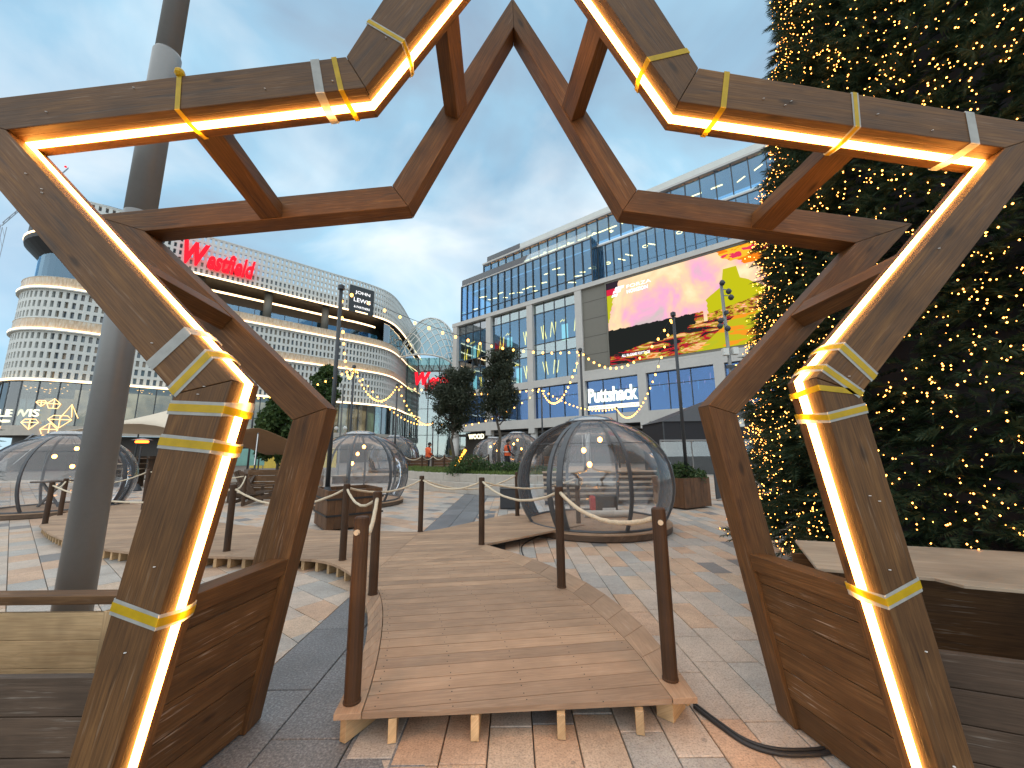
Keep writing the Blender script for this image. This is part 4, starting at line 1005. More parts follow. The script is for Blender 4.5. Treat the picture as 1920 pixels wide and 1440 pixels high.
# ================================================================== SHOPPING CENTRE (left)
K = 1.5
def wz(z): return 1.55+(z-1.55)*K
W0 = smooth([V(x*K, y*K, 0) for x, y in [(-41.5, 38), (-40.2, 32.2), (-38.4, 28.6), (-36.0, 27.0), (-33.6, 27.1), (-31.2, 29.0), (-28.6, 31.6), (-24, 36.0), (-19.3, 40.6), (-16.9, 42.9), (-15.2, 45.6), (-14.9, 49.5), (-15.3, 56), (-16.0, 66)]], 14)
AL = [0.0]
for a, b in zip(W0[:-1], W0[1:]): AL.append(AL[-1]+(b-a).length)
WL = AL[-1]
def wpt(u, off=0.0):
    u = min(max(u, 0), WL-1e-4); i = int(np.searchsorted(AL, u, side='right'))-1; i = min(i, len(W0)-2)
    t = (u-AL[i])/(AL[i+1]-AL[i]); p = W0[i].lerp(W0[i+1], t); d = (W0[i+1]-W0[i]).normalized(); n = V(d.y, -d.x, 0); return p+n*off, d, n
sh_ = thing('shopping_centre', (-30*K, 34*K, 0), 'pale perforated shopping centre with curved light lines and a dark roof terrace', 'building')
PW = .585; NC = int(WL/PW)
panes = []
def grid(u0, u1, z0, z1, nrow, see=0, mat='panel_white', depth=.32, hw=.5, hh=.66):
    m = MB(); n0, n1 = int(u0/PW), int(u1/PW); dz_ = (z1-z0)/nrow
    for i in range(n0, n1):
        pa_, da_, na_ = wpt(i*PW); pb_, _, nb_ = wpt((i+1)*PW)
        for j in range(nrow):
            zb, zt_ = z0+j*dz_, z0+(j+1)*dz_; ha, hb_ = (1-hw)/2, (1+hw)/2
            st = 0.0
            xa, xb = pa_.lerp(pb_, ha), pa_.lerp(pb_, hb_); za, zc_ = zb+dz_*(1-hh)/2, zt_-dz_*(1-hh)/2
            A = [pa_+V(0, 0, zb), pb_+V(0, 0, zb), pb_+V(0, 0, zt_), pa_+V(0, 0, zt_)]; H = [xa+V(0, 0, za), xb+V(0, 0, za), xb+V(0, 0, zc_), xa+V(0, 0, zc_)]
            B = [p-na_*depth for p in H]; vs = A+H+B
            fs = [(k, (k+1) % 4, 4+(k+1) % 4, 4+k) for k in range(4)]+[(4+k, 4+(k+1) % 4, 8+(k+1) % 4, 8+k) for k in range(4)]
            m.add(vs, fs)
            if j < nrow-see: panes.append(((B[0]+B[2])/2, math.atan2(da_.y, da_.x), (xb-xa).length, zc_-za))
    return m.build('perforated_wall', mat, sh_)
UE = WL-.5
grid(0.6, UE, wz(7), wz(10.55), 5); grid(0.6, UE, wz(11.55), wz(13.75), 3)
u_scr = next(AL[i] for i, p in enumerate(W0) if p.x > -33.3*K and p.y < 30*K and i > 20)
grid(u_scr, UE, wz(17.5), wz(21.2), 6, see=4, depth=.25, hw=.46)
def wstrip(u0, u1, z0, z1, off, name, mat, n=None, th=0.0):
    n = n or max(8, int((u1-u0)/.9)); vs = []; fs = []
    for i in range(n+1):
        p, d, nn = wpt(u0+(u1-u0)*i/n, off); vs += [p+V(0, 0, z0), p+V(0, 0, z1)]
    for i in range(n): fs.append((2*i, 2*i+2, 2*i+3, 2*i+1))
    ob = MB().add(vs, fs).build(name, mat, sh_)
    uvl = ob.data.uv_layers.new(name='UVMap').data
    for pl in ob.data.polygons:
        for li in pl.loop_indices: vi = ob.data.loops[li].vertex_index; uvl[li].uv = ((u0+(u1-u0)*(vi//2)/n), vs[vi].z)
    return ob
def wledge(u0, u1, z0, z1, o0, o1, name, mat):
    n = max(8, int((u1-u0)/.9)); vs = []; fs = []
    for i in range(n+1):
        a, _, _ = wpt(u0+(u1-u0)*i/n, o0); b, _, _ = wpt(u0+(u1-u0)*i/n, o1); vs += [a+V(0, 0, z0), b+V(0, 0, z0), b+V(0, 0, z1), a+V(0, 0, z1)]
    for i in range(n):
        for j in range(4): fs.append((4*i+j, 4*i+(j+1) % 4, 4*i+4+(j+1) % 4, 4*i+4+j))
    return MB().add(vs, fs).build(name, mat, sh_)
for zl in (10.55, 13.75):
    wstrip(.6, UE, wz(zl+.1), wz(zl+.98), .06, 'fringe_band', 'fringe'); wledge(.6, UE, wz(zl), wz(zl+.1), -.1, .30, 'ledge', 'panel_white')
    wledge(.6, UE, wz(zl+.1)+.01, wz(zl+.1)+.17, .19, .30, 'light_line', 'lightline'); wledge(.6, UE, wz(zl+.98), wz(zl+1.0), -.1, .10, 'ledge', 'panel_white')
wledge(.6, UE, wz(6.85), wz(7.0), -.3, .30, 'ledge', 'panel_white'); wledge(.6, UE, wz(6.87), wz(7.0), .31, .43, 'light_line', 'lightline')
wledge(u_scr, UE, wz(17.38), wz(17.5), -4.0, .2, 'ledge', 'soffit'); wledge(u_scr, UE, wz(17.38), wz(17.51), .21, .32, 'light_line', 'lightline')
wledge(u_scr, UE, wz(21.2), wz(21.28), -.35, .05, 'coping', 'panel_white')
# terrace: recessed glazing, inner light line, floor, piers
ut1 = next(AL[i] for i, p in enumerate(W0) if p.y > 44.6*K and i > 80)
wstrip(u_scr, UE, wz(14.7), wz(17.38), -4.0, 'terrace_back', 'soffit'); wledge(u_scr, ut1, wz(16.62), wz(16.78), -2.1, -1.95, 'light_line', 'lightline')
wledge(.6, UE, wz(14.72), wz(14.76), -6, .05, 'terrace_floor', 'soffit')
u = u_scr
while u < UE-2:
    o = -.4 if u > ut1 else -2.2; zt_ = 17.38 if u > ut1 else 15.75
    p, d, n = wpt(u+1.0, o); MB().box(p+V(0, 0, (wz(14.78)+wz(zt_))/2), (1.9, .05, wz(zt_)-wz(14.78)), rz=math.atan2(d.y, d.x)).build('terrace_pane', 'green_glass' if u > ut1 else 'curtain_glass', sh_)
    u += 2.0
for k in range(4):
    p, d, n = wpt(u_scr+3+k*8.2, -1.2)
    if u_scr+3+k*8.2 < ut1: MB().lathe([(.55, wz(14.76)), (.55, wz(17.38))], p, 14).build('terrace_pier', 'panel_taupe', sh_, smooth=True)
# rotunda at the left end of the roof
rc = V(-36.6*K, 33.2*K, 0); Yr = 47.0
zu, zr_, zt2 = onY(60, 506, Yr).z, onY(60, 476, Yr).z, onY(60, 418, Yr).z
MB().lathe([(4.4*K, wz(14.76)), (4.4*K, zu+.6)], rc, 48, False, False).build('rotunda_glass', 'curtain_glass', sh_)
MB().lathe([(4.2*K, wz(14.76)), (4.25*K, zu), (5.3*K, zr_-.5), (5.35*K, zr_)], rc, 48, False, True).build('rotunda_canopy', 'black', sh_)
MB().lathe([(5.37*K, zr_+.01), (5.37*K, zr_+.25), (5.0*K, zr_+.26)], rc, 48, False, True).build('light_line', 'lightline', sh_)
MB().lathe([(5.2*K, zr_+.27), (5.2*K, zt2)], rc, 48, False, True).build('rotunda_top', 'black', sh_)
# ground-floor shop glazing with warm interior
u = 1.0
k = 0
while u < UE-2:
    p, d, n = wpt(u+.78, -.12); MB().box(p+V(0, 0, (wz(3.7)+wz(6.85))/2), (1.5, .04, wz(6.85)-wz(3.7)), rz=math.atan2(d.y, d.x)).build('shop_pane', 'shop_glass' if u < WL*.62 else 'green_glass', sh_)
    p, d, n = wpt(u, -.1); MB().box(p+V(0, 0, (wz(3.7)+wz(6.85))/2), (.10, .18, wz(6.85)-wz(3.7)), rz=math.atan2(d.y, d.x)).build('mullion', 'mullion', sh_)
    u += 1.56; k += 1
wstrip(.6, UE, wz(3.6), wz(7), -6.0, 'shop_back_wall', 'room_glow'); wledge(.6, UE, wz(6.8), wz(6.84), -6, -.35, 'shop_ceiling', 'interior_warm')  # back wall itself glows, painted light in place of a lit interior
wledge(.6, UE, wz(3.6), wz(3.68), -6, -.2, 'shop_floor', 'interior'); wledge(.6, UE, wz(3.0), wz(3.69), -.25, .1, 'base_band', 'stone')
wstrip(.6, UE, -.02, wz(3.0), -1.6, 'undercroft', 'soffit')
dl = MB()
for k in range(70):
    p, d, n = wpt(random.uniform(8, 42), -random.uniform(.8, 5)); dl.lathe([(.07, wz(6.795)-.02), (.07, wz(6.795))], p, 8)
tag(dl.build('downlights', 'panel_light', sh_), kind='stuff')
for k in range(9):
    p, d, n = wpt(20+k*4.3, -3.2); MB().box(p+V(0, 0, wz(5.0)), (1.3, .06, 2.6), rz=math.atan2(d.y, d.x)).build('added_glow_panel', 'room_glow', sh_)  # glowing panels added so the shop interior looks lit
# windows in the perforations: the largest in the photograph one by one, the rest as one part
def pscore(t):
    p = proj(t[0])
    if p is None or not (-10 < p[0] < 780): return 0
    if 200 < p[0] < 330 and 560 < p[1] < 700: return 0
    return 1/(t[0]-CAM).length**2
panes.sort(key=lambda t: -pscore(t)); unit = MB().box((0, 0, 0), (1, .04, 1)).mesh('window_pane'); unit.materials.append(MT['small_window'])
rest = MB()
for k, (p, rz, w_, h_) in enumerate(panes):
    if k < 300: inst('window_pane', unit, sh_, p-wloc(sh_), (0, 0, rz), (w_*1.02, 1, h_*1.02))
    else: rest.box(p, (w_*1.02, .04, h_*1.02), rz)
tag(rest.build('far_window_panes', 'small_window', sh_), kind='stuff')
# signs on the shopping centre
def wfind(px):     # arc position seen at an image column
    best = min(range(len(W0)), key=lambda i: abs((proj(W0[i]+V(0, 0, 20)) or (9e9,))[0]-px) if i < 130 else 9e9); return AL[best]
u = wfind(322); p, d, n = wpt(u, .5); q, _, _ = wpt(wfind(466), .5); ln = (q-p).length
big = thing('red_logo_sign', tuple(p+V(0, 0, wz(18.2))), 'big red sloping script sign high on the perforated wall', 'sign')
text('W', 'red_sign', p+V(0, 0, wz(18.05)), q-p, ln*.34, wz(20.2)-wz(18.05), big, depth=.3, shear=.25, bold=.05)
text('estfield', 'red_sign', p+(q-p)*.33+V(0, 0, wz(18.05)), q-p, ln*.68, wz(19.9)-wz(18.05), big, depth=.3, shear=.22, bold=.03)
u = wfind(650); p, d, n = wpt(u, .3); q, _, _ = wpt(wfind(695), .3); ln = (q-p).length; zt_ = onY(672, 533, p.y).z; zb = onY(672, 582, p.y).z
jl = thing('dark_square_sign', tuple((p+q)/2+V(0, 0, zb)), 'dark square store sign with white capitals beside the tall pole', 'sign')
MB().box((p+q)/2+V(0, 0, (zt_+zb)/2), (ln, .2, zt_-zb), rz=math.atan2((q-p).y, (q-p).x)).build('board', 'john_black', jl)
for s_, fz, fw_, fh in (('JOHN', .68, .62, .15), ('LEWIS', .40, .70, .15), ('& PARTNERS', .17, .66, .08)):
    text(s_, 'sign_white_text', p+(q-p)*((1-fw_)/2+.02)+n*.14+V(0, 0, zb+(zt_-zb)*fz), q-p, ln*fw_, (zt_-zb)*fh, jl, depth=.02)
u = wfind(-30); p = onZ(-45, 776, wz(5.3)); 
pa2, d2, n2 = wpt(min(range(len(W0)), key=lambda i: 0 if False else abs((proj(W0[i]+V(0, 0, wz(5.0))) or (9e9,))[0]-2) + (0 if i > 30 else 999)) and AL[min((i for i in range(30, 100)), key=lambda i: abs(proj(W0[i]+V(0, 0, wz(5.0)))[0]-2))], .15)
pb2, _, _ = wpt(AL[min((i for i in range(30, 100)), key=lambda i: abs(proj(W0[i]+V(0, 0, wz(5.0)))[0]-76))], .15)
ls = thing('lit_store_sign', tuple(pa2+V(0, 0, wz(4.6))), 'lit white store name letters behind the glass at the far left', 'sign')
zt_ = onY(35, 767, pa2.y).z; zb = onY(35, 781, pa2.y).z
text('LEWIS', 'cream_sign', pa2+V(0, 0, zb), pb2-pa2, (pb2-pa2).length, zt_-zb, ls, depth=.08, bold=.01)
text('PARTNERS', 'cream_sign', pa2-(pb2-pa2)*.25+V(0, 0, zb-(zt_-zb)*.75), pb2-pa2, (pb2-pa2).length*.62, (zt_-zb)*.36, ls, depth=.08)
# diamond-shaped neon outlines in the shop window
def gem(px, py, w_, label, kind=0):
    i = min(range(30, 110), key=lambda i: abs(proj(W0[i]+V(0, 0, wz(5.0)))[0]-px)); p, d, n = wpt(AL[i], .12); z = onY(px, py, p.y).z; c_ = p+V(0, 0, z)
    o = thing('neon_gem', tuple(c_), label, 'ornament', 'neon gem outlines in the corner shop window')
    f = lambda x, y: c_+d*(x*w_)+V(0, 0, y*w_)
    if kind == 0: L_ = [[(-.5, .05), (-.3, .3), (.3, .3), (.5, .05), (0, -.5), (-.5, .05)], [(-.5, .05), (.5, .05)], [(0, .3), (0, -.5)]]
    elif kind == 1: L_ = [[(-.5, -.5), (0, .6), (.45, -.5)], [(0, .6), (.1, -.45)]]
    else: L_ = [[(-.45, .0), (0, .5), (.45, 0), (.3, -.45), (-.3, -.45), (-.45, 0)], [(-.45, 0), (.45, 0)], [(0, .5), (0, -.45)]]
    for l_ in L_: MB().tube([f(*q) for q in l_], .035, 5).build('neon_line', 'neon_pink', o)
gem(75, 755, .8, 'small neon gem outline at upper left of the corner shop window'); gem(103, 757, 1.1, 'neon gem outline right of the upper left one', 2); gem(62, 793, 1.35, 'neon gem overlapping the store letters')
gem(135, 772, 1.35, 'tall pointed neon outline in the corner shop window', 1); gem(118, 788, 1.7, 'wide neon gem outline in the middle of the window'); gem(104, 805, 1.4, 'lowest neon gem outline in the corner shop window', 2)
# ------------------------------------------------------------------ glass vault and glass wall between the two buildings
at_ = thing('glass_vault', (-12, 82, 0), 'curved glass and steel vault roof between the shopping centre and the office block', 'glass roof')
Yv = 78.0
cA = onY(798, 700, Yv); xr = (onY(853, 700, Yv).x-onY(742, 700, Yv).x)/2; ztop_ = onY(790, 591, Yv).z; zs_ = onY(790, 700, Yv).z
def vp(a, t):      # a: 0..pi along the arch, t: 0 front .. 1 back; the shell bulges towards the square
    s_ = math.sin(a); return V(cA.x-xr*1.06*math.cos(a), Yv-5*(1-t)*s_**.6+4*t, zs_+(ztop_-zs_)*(s_**.8)*(.22+.84*t**.75))
na_, nt_ = 22, 8
vs = [vp(math.pi*i/na_, j/nt_) for j in range(nt_+1) for i in range(na_+1)]
fs = [(j*(na_+1)+i, j*(na_+1)+i+1, (j+1)*(na_+1)+i+1, (j+1)*(na_+1)+i) for j in range(nt_) for i in range(na_)]
MB().add(vs, fs).build('vault_glazing', 'vault_glass', at_, smooth=False)
for k in range(-nt_, na_+1, 2):
    for sgn in (1, -1):
        path = [vp(math.pi*(k+(j if sgn > 0 else nt_-j))/na_, j/nt_) for j in range(nt_+1) if 0 <= k+(j if sgn > 0 else nt_-j) <= na_]
        if len(path) > 1: MB().tube(path, .11, 5).build('vault_rib', 'panel_white', at_)
for t in (0, 1): MB().tube([vp(math.pi*i/na_, t) for i in range(na_+1)], .2, 6).build('vault_edge', 'panel_white', at_)
gw = thing('glass_entrance_wall', (cA.x, Yv, 0), 'tall dark glass entrance wall below the vault roof', 'glass wall')
x0 = cA.x-xr*1.5; w_ = xr*3.0/8
for i in range(8):
    for z0, z1 in ((0, 5), (5.1, 10.5), (10.6, 16), (16.1, zs_+4)): MB().box((x0+(i+.5)*w_, Yv+3, (z0+z1)/2), (w_-.1, .05, z1-z0)).build('pane', 'green_glass', gw)
    MB().box((x0+i*w_, Yv+2.95, zs_/2+2), (.14, .25, zs_+4)).build('mullion', 'mullion', gw)
MB().box((cA.x, Yv+10, zs_/2), (xr*3.4, .3, zs_+8)).build('lobby_back_wall', 'interior', gw)
p = onY(777, 722, Yv-1); q = onY(868, 722, Yv-1)
rs = thing('red_entrance_sign', tuple(p), 'red script sign on the glass entrance, partly behind the trees', 'sign'); hz = onY(777, 698, Yv-1).z-p.z
text('W', 'red_sign', p, (1, 0, 0), (q-p).length*.33, hz, rs, depth=.3, shear=.25, bold=.06); text('estfield', 'red_sign', p+V((q-p).length*.33, 0, 0), (1, 0, 0), (q-p).length*.67, hz*.85, rs, depth=.3, shear=.2, bold=.03)

# ================================================================== STONE PLANTED BED
def bed():
    pts = [onZ(735, 912, 0), onZ(790, 919, 0), onZ(850, 924, 0), onZ(910, 929, 0), onZ(975, 932, 0), onZ(1060, 930, 0)]
    pts = smooth([V(p.x, p.y, 0) for p in pts], 4)
    o = thing('stone_bed_wall', tuple(pts[10]), 'curved two-tier pale stone wall of the planted bed', 'stone wall')
    def tier(off, z0, z1, th, nb):
        al = [0.0]
        for a, b in zip(pts[:-1], pts[1:]): al.append(al[-1]+(b-a).length)
        def at(u):
            i = min(int(np.searchsorted(al, u, side='right'))-1, len(pts)-2); t = (u-al[i])/(al[i+1]-al[i]); d = (pts[i+1]-pts[i]).normalized(); return pts[i].lerp(pts[i+1], t)+V(-d.y, d.x, 0)*off, V(-d.y, d.x, 0)
        for k in range(nb):
            u0, u1 = al[-1]*k/nb+.004, al[-1]*(k+1)/nb-.004; a, n = at(u0); b, m_ = at(u1)
            MB().prism([a+V(0, 0, z0), b+V(0, 0, z0), b+m_*th+V(0, 0, z0), a+n*th+V(0, 0, z0)], (0, 0, z1-z0)).build('stone_block', 'stone', o, bevel=.008, seg=1)
    tier(0, 0, .40, .5, 12); tier(.30, .402, .70, .45, 10)
    so2 = MB(); so2.poly([p+V(0, .5, .66) for p in pts]+[V(pts[-1].x+1.5, 23, .66), V(pts[0].x-1, 23, .66)]); so2.build('bed_soil', 'soffit', o)
    gl = tag(bpy.data.objects.new('bed_grass', None), 'fringe of short green grass along the top of the stone bed', 'grass', kind='stuff')
    bpy.data.objects.remove(gl)
    P0 = np.array([tuple(p) for p in pts])
    def f(n):
        k = rng.uniform(0, len(P0)-1.001, n); i = k.astype(int); q = P0[i]+(P0[i+1]-P0[i])*(k-i)[:, None]; q[:, 1] += .55+rng.uniform(0, 3.5, n)**1.0; q[:, 2] = .70+rng.uniform(0, .10, n); return q
    tag(leaves(9000, f, .07, 'grass_leaf', None, name='bed_grass', aspect=.2, up_bias=2.0), 'short green grass covering the top of the stone bed', 'grass', kind='stuff')
bed()
def shrub(px, py, D, blobs, label, n=2600, size=.055):
    p = onY(px, py, D); o = thing('bed_shrub', (p.x, D, .68), label, 'shrub', 'low shrubs in the stone bed')
    leaves(n, blob_fn(blobs, .25), size, 'shrub_leaf', o, name='foliage')
    for i in range(5): MB().tube([(random.uniform(-.3, .3), 0, -.02), (random.uniform(-.5, .5), random.uniform(-.2, .2), .3)], .012, 5).build('stem', 'trunk', o, local=True)
shrub(880, 885, 15.9, [(0, 0, .34, .80, .6, .46), (-.5, .1, .2, .5, .5, .34), (.5, .1, .2, .5, .5, .32)], 'large rounded dark green shrub below the trees')
shrub(950, 890, 15.6, [(0, 0, .18, .8, .5, .30), (.6, 0, .16, .5, .5, .26)], 'low pale green shrub right of the rounded one', 2000)
shrub(1005, 893, 15.8, [(0, 0, .10, .7, .5, .2)], 'low shrub at the bed end behind the near pod door', 1200)

# ================================================================== TREES
def tree(px, py_base, D, z0, h, crown, label, mat, n, lsz, trunk_r=.09, name='olive_tree', limbs=9, clear=.28, aspect=.35):
    b = onY(px, py_base, D); o = thing(name, (b.x, D, z0), label, 'tree')
    top = h*.72; path = [V(0, 0, -.1)]+[V(random.uniform(-.06, .06)*i, random.uniform(-.06, .06)*i, top*i/5) for i in range(1, 6)]
    MB().tube(path, [trunk_r*(1-.14*i) for i in range(6)], 9).build('trunk', 'trunk', o, local=True, smooth=True)
    B = []
    for i in range(limbs):
        t = clear+(1-clear)*(i/(limbs-1))*.9; a = i*2.4+random.random(); rr = crown[0]*(math.sin(math.pi*min(.97, (t-clear)/(1-clear)*.80+.17)))*random.uniform(.65, 1.0)
        p0 = V(0, 0, min(top*.98, h*(t-.08))); p1 = V(rr*.62*math.cos(a), rr*.62*math.sin(a), h*t+.1)
        MB().tube([p0, p0.lerp(p1, .5)+V(0, 0, -.06), p1], [trunk_r*.42, trunk_r*.3, trunk_r*.14], 6).build('limb', 'trunk', o, local=True, smooth=True)
        s_ = crown[0]*random.uniform(.22, .40)
        for q in range(3):
            B.append((p1.x+random.uniform(-1, 1)*s_*.7, p1.y+random.uniform(-1, 1)*s_*.7, min(p1.z+random.uniform(-.6, .7)*s_, h-s_*.5), s_*random.uniform(.6, 1.1), s_*random.uniform(.6, 1.1), s_*random.uniform(.6, 1.0)))
    B.append((0, 0, h*.93, crown[0]*.22, crown[0]*.22, h*.07)); B.append((0, 0, h*(clear+.30), crown[0]*.5, crown[0]*.5, h*.20))
    leaves(n, blob_fn(B, .35), lsz, mat, o, name='crown', aspect=aspect)
tree(848, 880, 19.0, .66, 5.0, (1.55,), 'left of the two dark evergreen trees in the stone bed', 'olive_leaf', 13500, .085, limbs=19, clear=.43)
tree(937, 880, 17.5, .66, 5.6, (1.25,), 'right, more slender of the two dark evergreen trees in the bed', 'olive_leaf', 12000, .08, limbs=20, clear=.45)
tree(520, 885, 21.0, 0, 5.2, (1.75,), 'dense green leafy tree behind the brown tent', 'maple_leaf', 12000, .11, name='leafy_tree', limbs=13, clear=.30, aspect=.7)
tree(595, 880, 25.0, 0, 7.2, (1.45,), 'taller thin leafy tree rising behind the arch timber', 'maple_leaf', 7000, .11, name='leafy_tree', limbs=11, clear=.45, aspect=.7)

# ------------------------------------------------------------------ fairy-lit christmas trees
def conifer(c, z0, zt, rb, label, nsp, nl, name, seed, facing=None):
    r = np.random.default_rng(seed); o = thing(name, (c[0], c[1], 0), label, 'christmas tree')
    MB().lathe([(.22, 0), (.2, z0+.4), (.08, zt)], n=12).build('trunk', 'trunk', o, local=True)
    # darkness between the boughs comes from a dark cone added below
    # one spray: stem with needle blades on both sides
    T = []
    ks = 13
    for i in range(ks):
        t = i/(ks-1); w_ = .42*(1-t*.75)
        for sg in (-1, 1):
            y0 = t*.92; T.append(((0, y0, 0), (sg*w_*.9, y0+.20+.1*t, .05*sg*((i % 3)-1)), (sg*.05, y0+.14, .02)))
        T.append(((-.02, t*.9, 0), (.0, t*.9+.16, .20*(1-t*.6)), (.03, t*.9+.05, 0)))
    T = np.array(T).reshape(-1, 3)
    hz_ = z0+(zt-z0)*(1-np.sqrt(r.uniform(0.0004, 1, nsp))); a = r.uniform(0, 2*np.pi, nsp)
    lump = 1+.055*np.sin(a*7+hz_*3.1)+.05*np.sin(a*13-hz_*5.3)+.03*np.sin(a*29+hz_*9)
    rad = rb*(zt-hz_)/(zt-z0)*lump*r.uniform(.82, 1.02, nsp)
    P = np.stack([rad*np.cos(a), rad*np.sin(a), hz_], 1)
    el = r.uniform(-.75, .15, nsp)+.1; az = a+r.normal(0, .55, nsp)
    Y = np.stack([np.cos(el)*np.cos(az), np.cos(el)*np.sin(az), np.sin(el)], 1); X = np.cross(Y, [0, 0, 1.0]); X /= np.linalg.norm(X, axis=1)[:, None]
    ro = r.normal(0, .5, nsp)[:, None]; Z = np.cross(X, Y); X, Z = X*np.cos(ro)+Z*np.sin(ro), Z*np.cos(ro)-X*np.sin(ro)
    s_ = (r.uniform(.13, .27, nsp))[:, None, None]
    vs = P[:, None, :]+s_*(T[None, :, 0:1]*X[:, None, :]+T[None, :, 1:2]*Y[:, None, :]+T[None, :, 2:3]*Z[:, None, :])
    vs = vs.reshape(-1, 3); tag(fastmesh('boughs', vs, np.arange(len(vs)), 3, 'needles', o), kind='stuff')
    MB().lathe([(rb*.80, z0+.1), (rb*.80*.5, z0+(zt-z0)*.5), (.05, zt-.4)], n=28).build('shade_core', 'dark_cloth', o, local=True)  # dark cone added for the shade inside the tree
    # lights in loose clusters
    nc = nl//4; hc = z0+(zt-z0)*(1-np.sqrt(r.uniform(.0004, 1, nc))); ac = r.uniform(0, 2*np.pi, nc)
    hl = (hc[:, None]+r.normal(0, .10, (nc, 4))).ravel(); al_ = (ac[:, None]+r.normal(0, .055, (nc, 4))).ravel(); hl = np.clip(hl, z0, zt-.1)
    lump = 1+.055*np.sin(al_*7+hl*3.1)+.05*np.sin(al_*13-hl*5.3)
    rl = rb*(zt-hl)/(zt-z0)*lump*r.uniform(.98, 1.10, len(hl))+.04
    C_ = np.stack([rl*np.cos(al_), rl*np.sin(al_), hl], 1); rs_ = r.uniform(.0038, .0098, len(hl))[:, None, None]
    oc = np.array([(1, 0, 0), (-1, 0, 0), (0, 1, 0), (0, -1, 0), (0, 0, 1), (0, 0, -1)], float); fo = np.array([(0, 2, 4), (2, 1, 4), (1, 3, 4), (3, 0, 4), (2, 0, 5), (1, 2, 5), (3, 1, 5), (0, 3, 5)])
    vs = (C_[:, None, :]+rs_*oc[None]).reshape(-1, 3); fs = (fo[None]+np.arange(len(hl))[:, None, None]*6).ravel()
    tag(fastmesh('fairy_lights', vs, fs, 3, 'fairy', o), kind='stuff')
    return o
conifer((TC.x, TC.y), .40, 16.0, 2.28, 'huge dark green cone-shaped tree covered in warm fairy lights on the right', 32000, 17000, 'christmas_tree', 3)
lc = onY(-92, 700, 16.0); conifer((lc.x, 16.0), .5, 9.6, 1.75, 'dark cone tree at the far left edge of the picture', 3200, 300, 'christmas_tree', 5)

# ================================================================== LIGHT POLES AND FESTOONS
tops = {}
def pole(key, px, py, D, label, zb=0.0, r=.05):
    t = onY(px, py, D); o = thing('festoon_pole', (t.x, D, zb), label, 'pole', 'slim dark festoon poles')
    MB().lathe([(r, 0), (r*.85, t.z-zb)], n=12).build('shaft', 'pole_dark', o, local=True, smooth=True)
    MB().lathe([(r*1.5, t.z-zb-.04), (r*1.5, t.z-zb+.06), (.01, t.z-zb+.10)], n=12).build('cap', 'pole_dark', o, local=True)
    MB().lathe([(r*1.9, 0.0), (r*1.9, .03), (r*1.1, .12)], n=12).build('foot', 'pole_dark', o, local=True)
    tops[key] = V(t.x, D, t.z)
pole('A', 640, 540, p3_.y+.62, 'tall dark pole rising from the banded wooden planter', .70)
pole('F', 1262, 590, p4_.y+.55, 'tall dark pole rising from the shrub planter in front of the screen', .70)
pole('E', 1088, 657, 13.6, 'dark pole behind the near pod topped by clustered bulbs')
pole('B', 664, 688, 16.0, 'slim pole just right of the tall planter pole'); pole('C', 745, 722, 20.5, 'slim pole in front of the curved shopfront'); pole('D', 1015, 728, 21.5, 'far pole in front of the blue windows right of the trees')
pole('G', 1156, 765, 26.0, 'small far pole below the shop name sign'); pole('H', 478, 745, 20.0, 'thin pole beside the dense green tree'); pole('I', 812, 792, 27.0, 'far low pole hidden behind the left evergreen tree')
bulbme = MB().sphere((0, 0, 0), .034, 8, 6, 1.2).mesh('bulb', smooth=True); bulbme.materials.append(MT['bulb'])
def festoon(a, b, sag, n, label, sc_=1.0):
    A = tops[a]+V(0, 0, .02); B = tops[b]+V(0, 0, .02) if isinstance(b, str) else Vector(b); path = cat_curve(A, B, sag, 40)
    o = thing('festoon_string', tuple(A), label, 'string lights', 'festoon strings over the plaza')
    MB().tube(path, .007, 4).build('wire', 'cable', o)
    for k in range(n):
        t = (k+.6)/n*40; i = int(t); i = min(i, 39); p = path[i].lerp(path[i+1], t-i); inst('bulb', bulbme, o, p-A-V(0, 0, .07), None, (sc_*1.05*random.uniform(.9, 1.1),)*3)
for a in [('A', 'B', 1.15, 16, 'bulb string dropping steeply beside the tall planter pole', 1.0), ('B', 'C', 1.1, 22, 'bulb string looping low in front of the curved white wall', 1.0),
          ('C', 'I', .8, 16, 'bulb string falling behind the left evergreen tree', 1.15), ('A', 'E', .55, 20, 'long shallow bulb string from the tall planter pole to the pole behind the pod', 1.0),
          ('C', 'D', .35, 22, 'bulb string crossing in front of both evergreen trees', 1.2), ('D', 'E', 1.3, 22, 'deep bulb loop in front of the blue windows', 1.0), ('E', 'F', 1.05, 16, 'bulb string dipping across the taupe wall and screen', 1.0),
          ('G', 'F', 1.6, 28, 'bulb string rising from the shop name to the screen pole', 1.0), ('D', 'G', .55, 20, 'far bulb string below the blue first-floor windows', 1.1), ('H', 'B', .3, 14, 'bulb string behind the dense green tree', 1.1),
          ('I', 'D', .9, 16, 'bulb string behind the trunks of the evergreen trees', 1.1), ('B', 'I', .9, 22, 'bulb string hanging low before the curved shopfront', 1.0)]: festoon(*a)
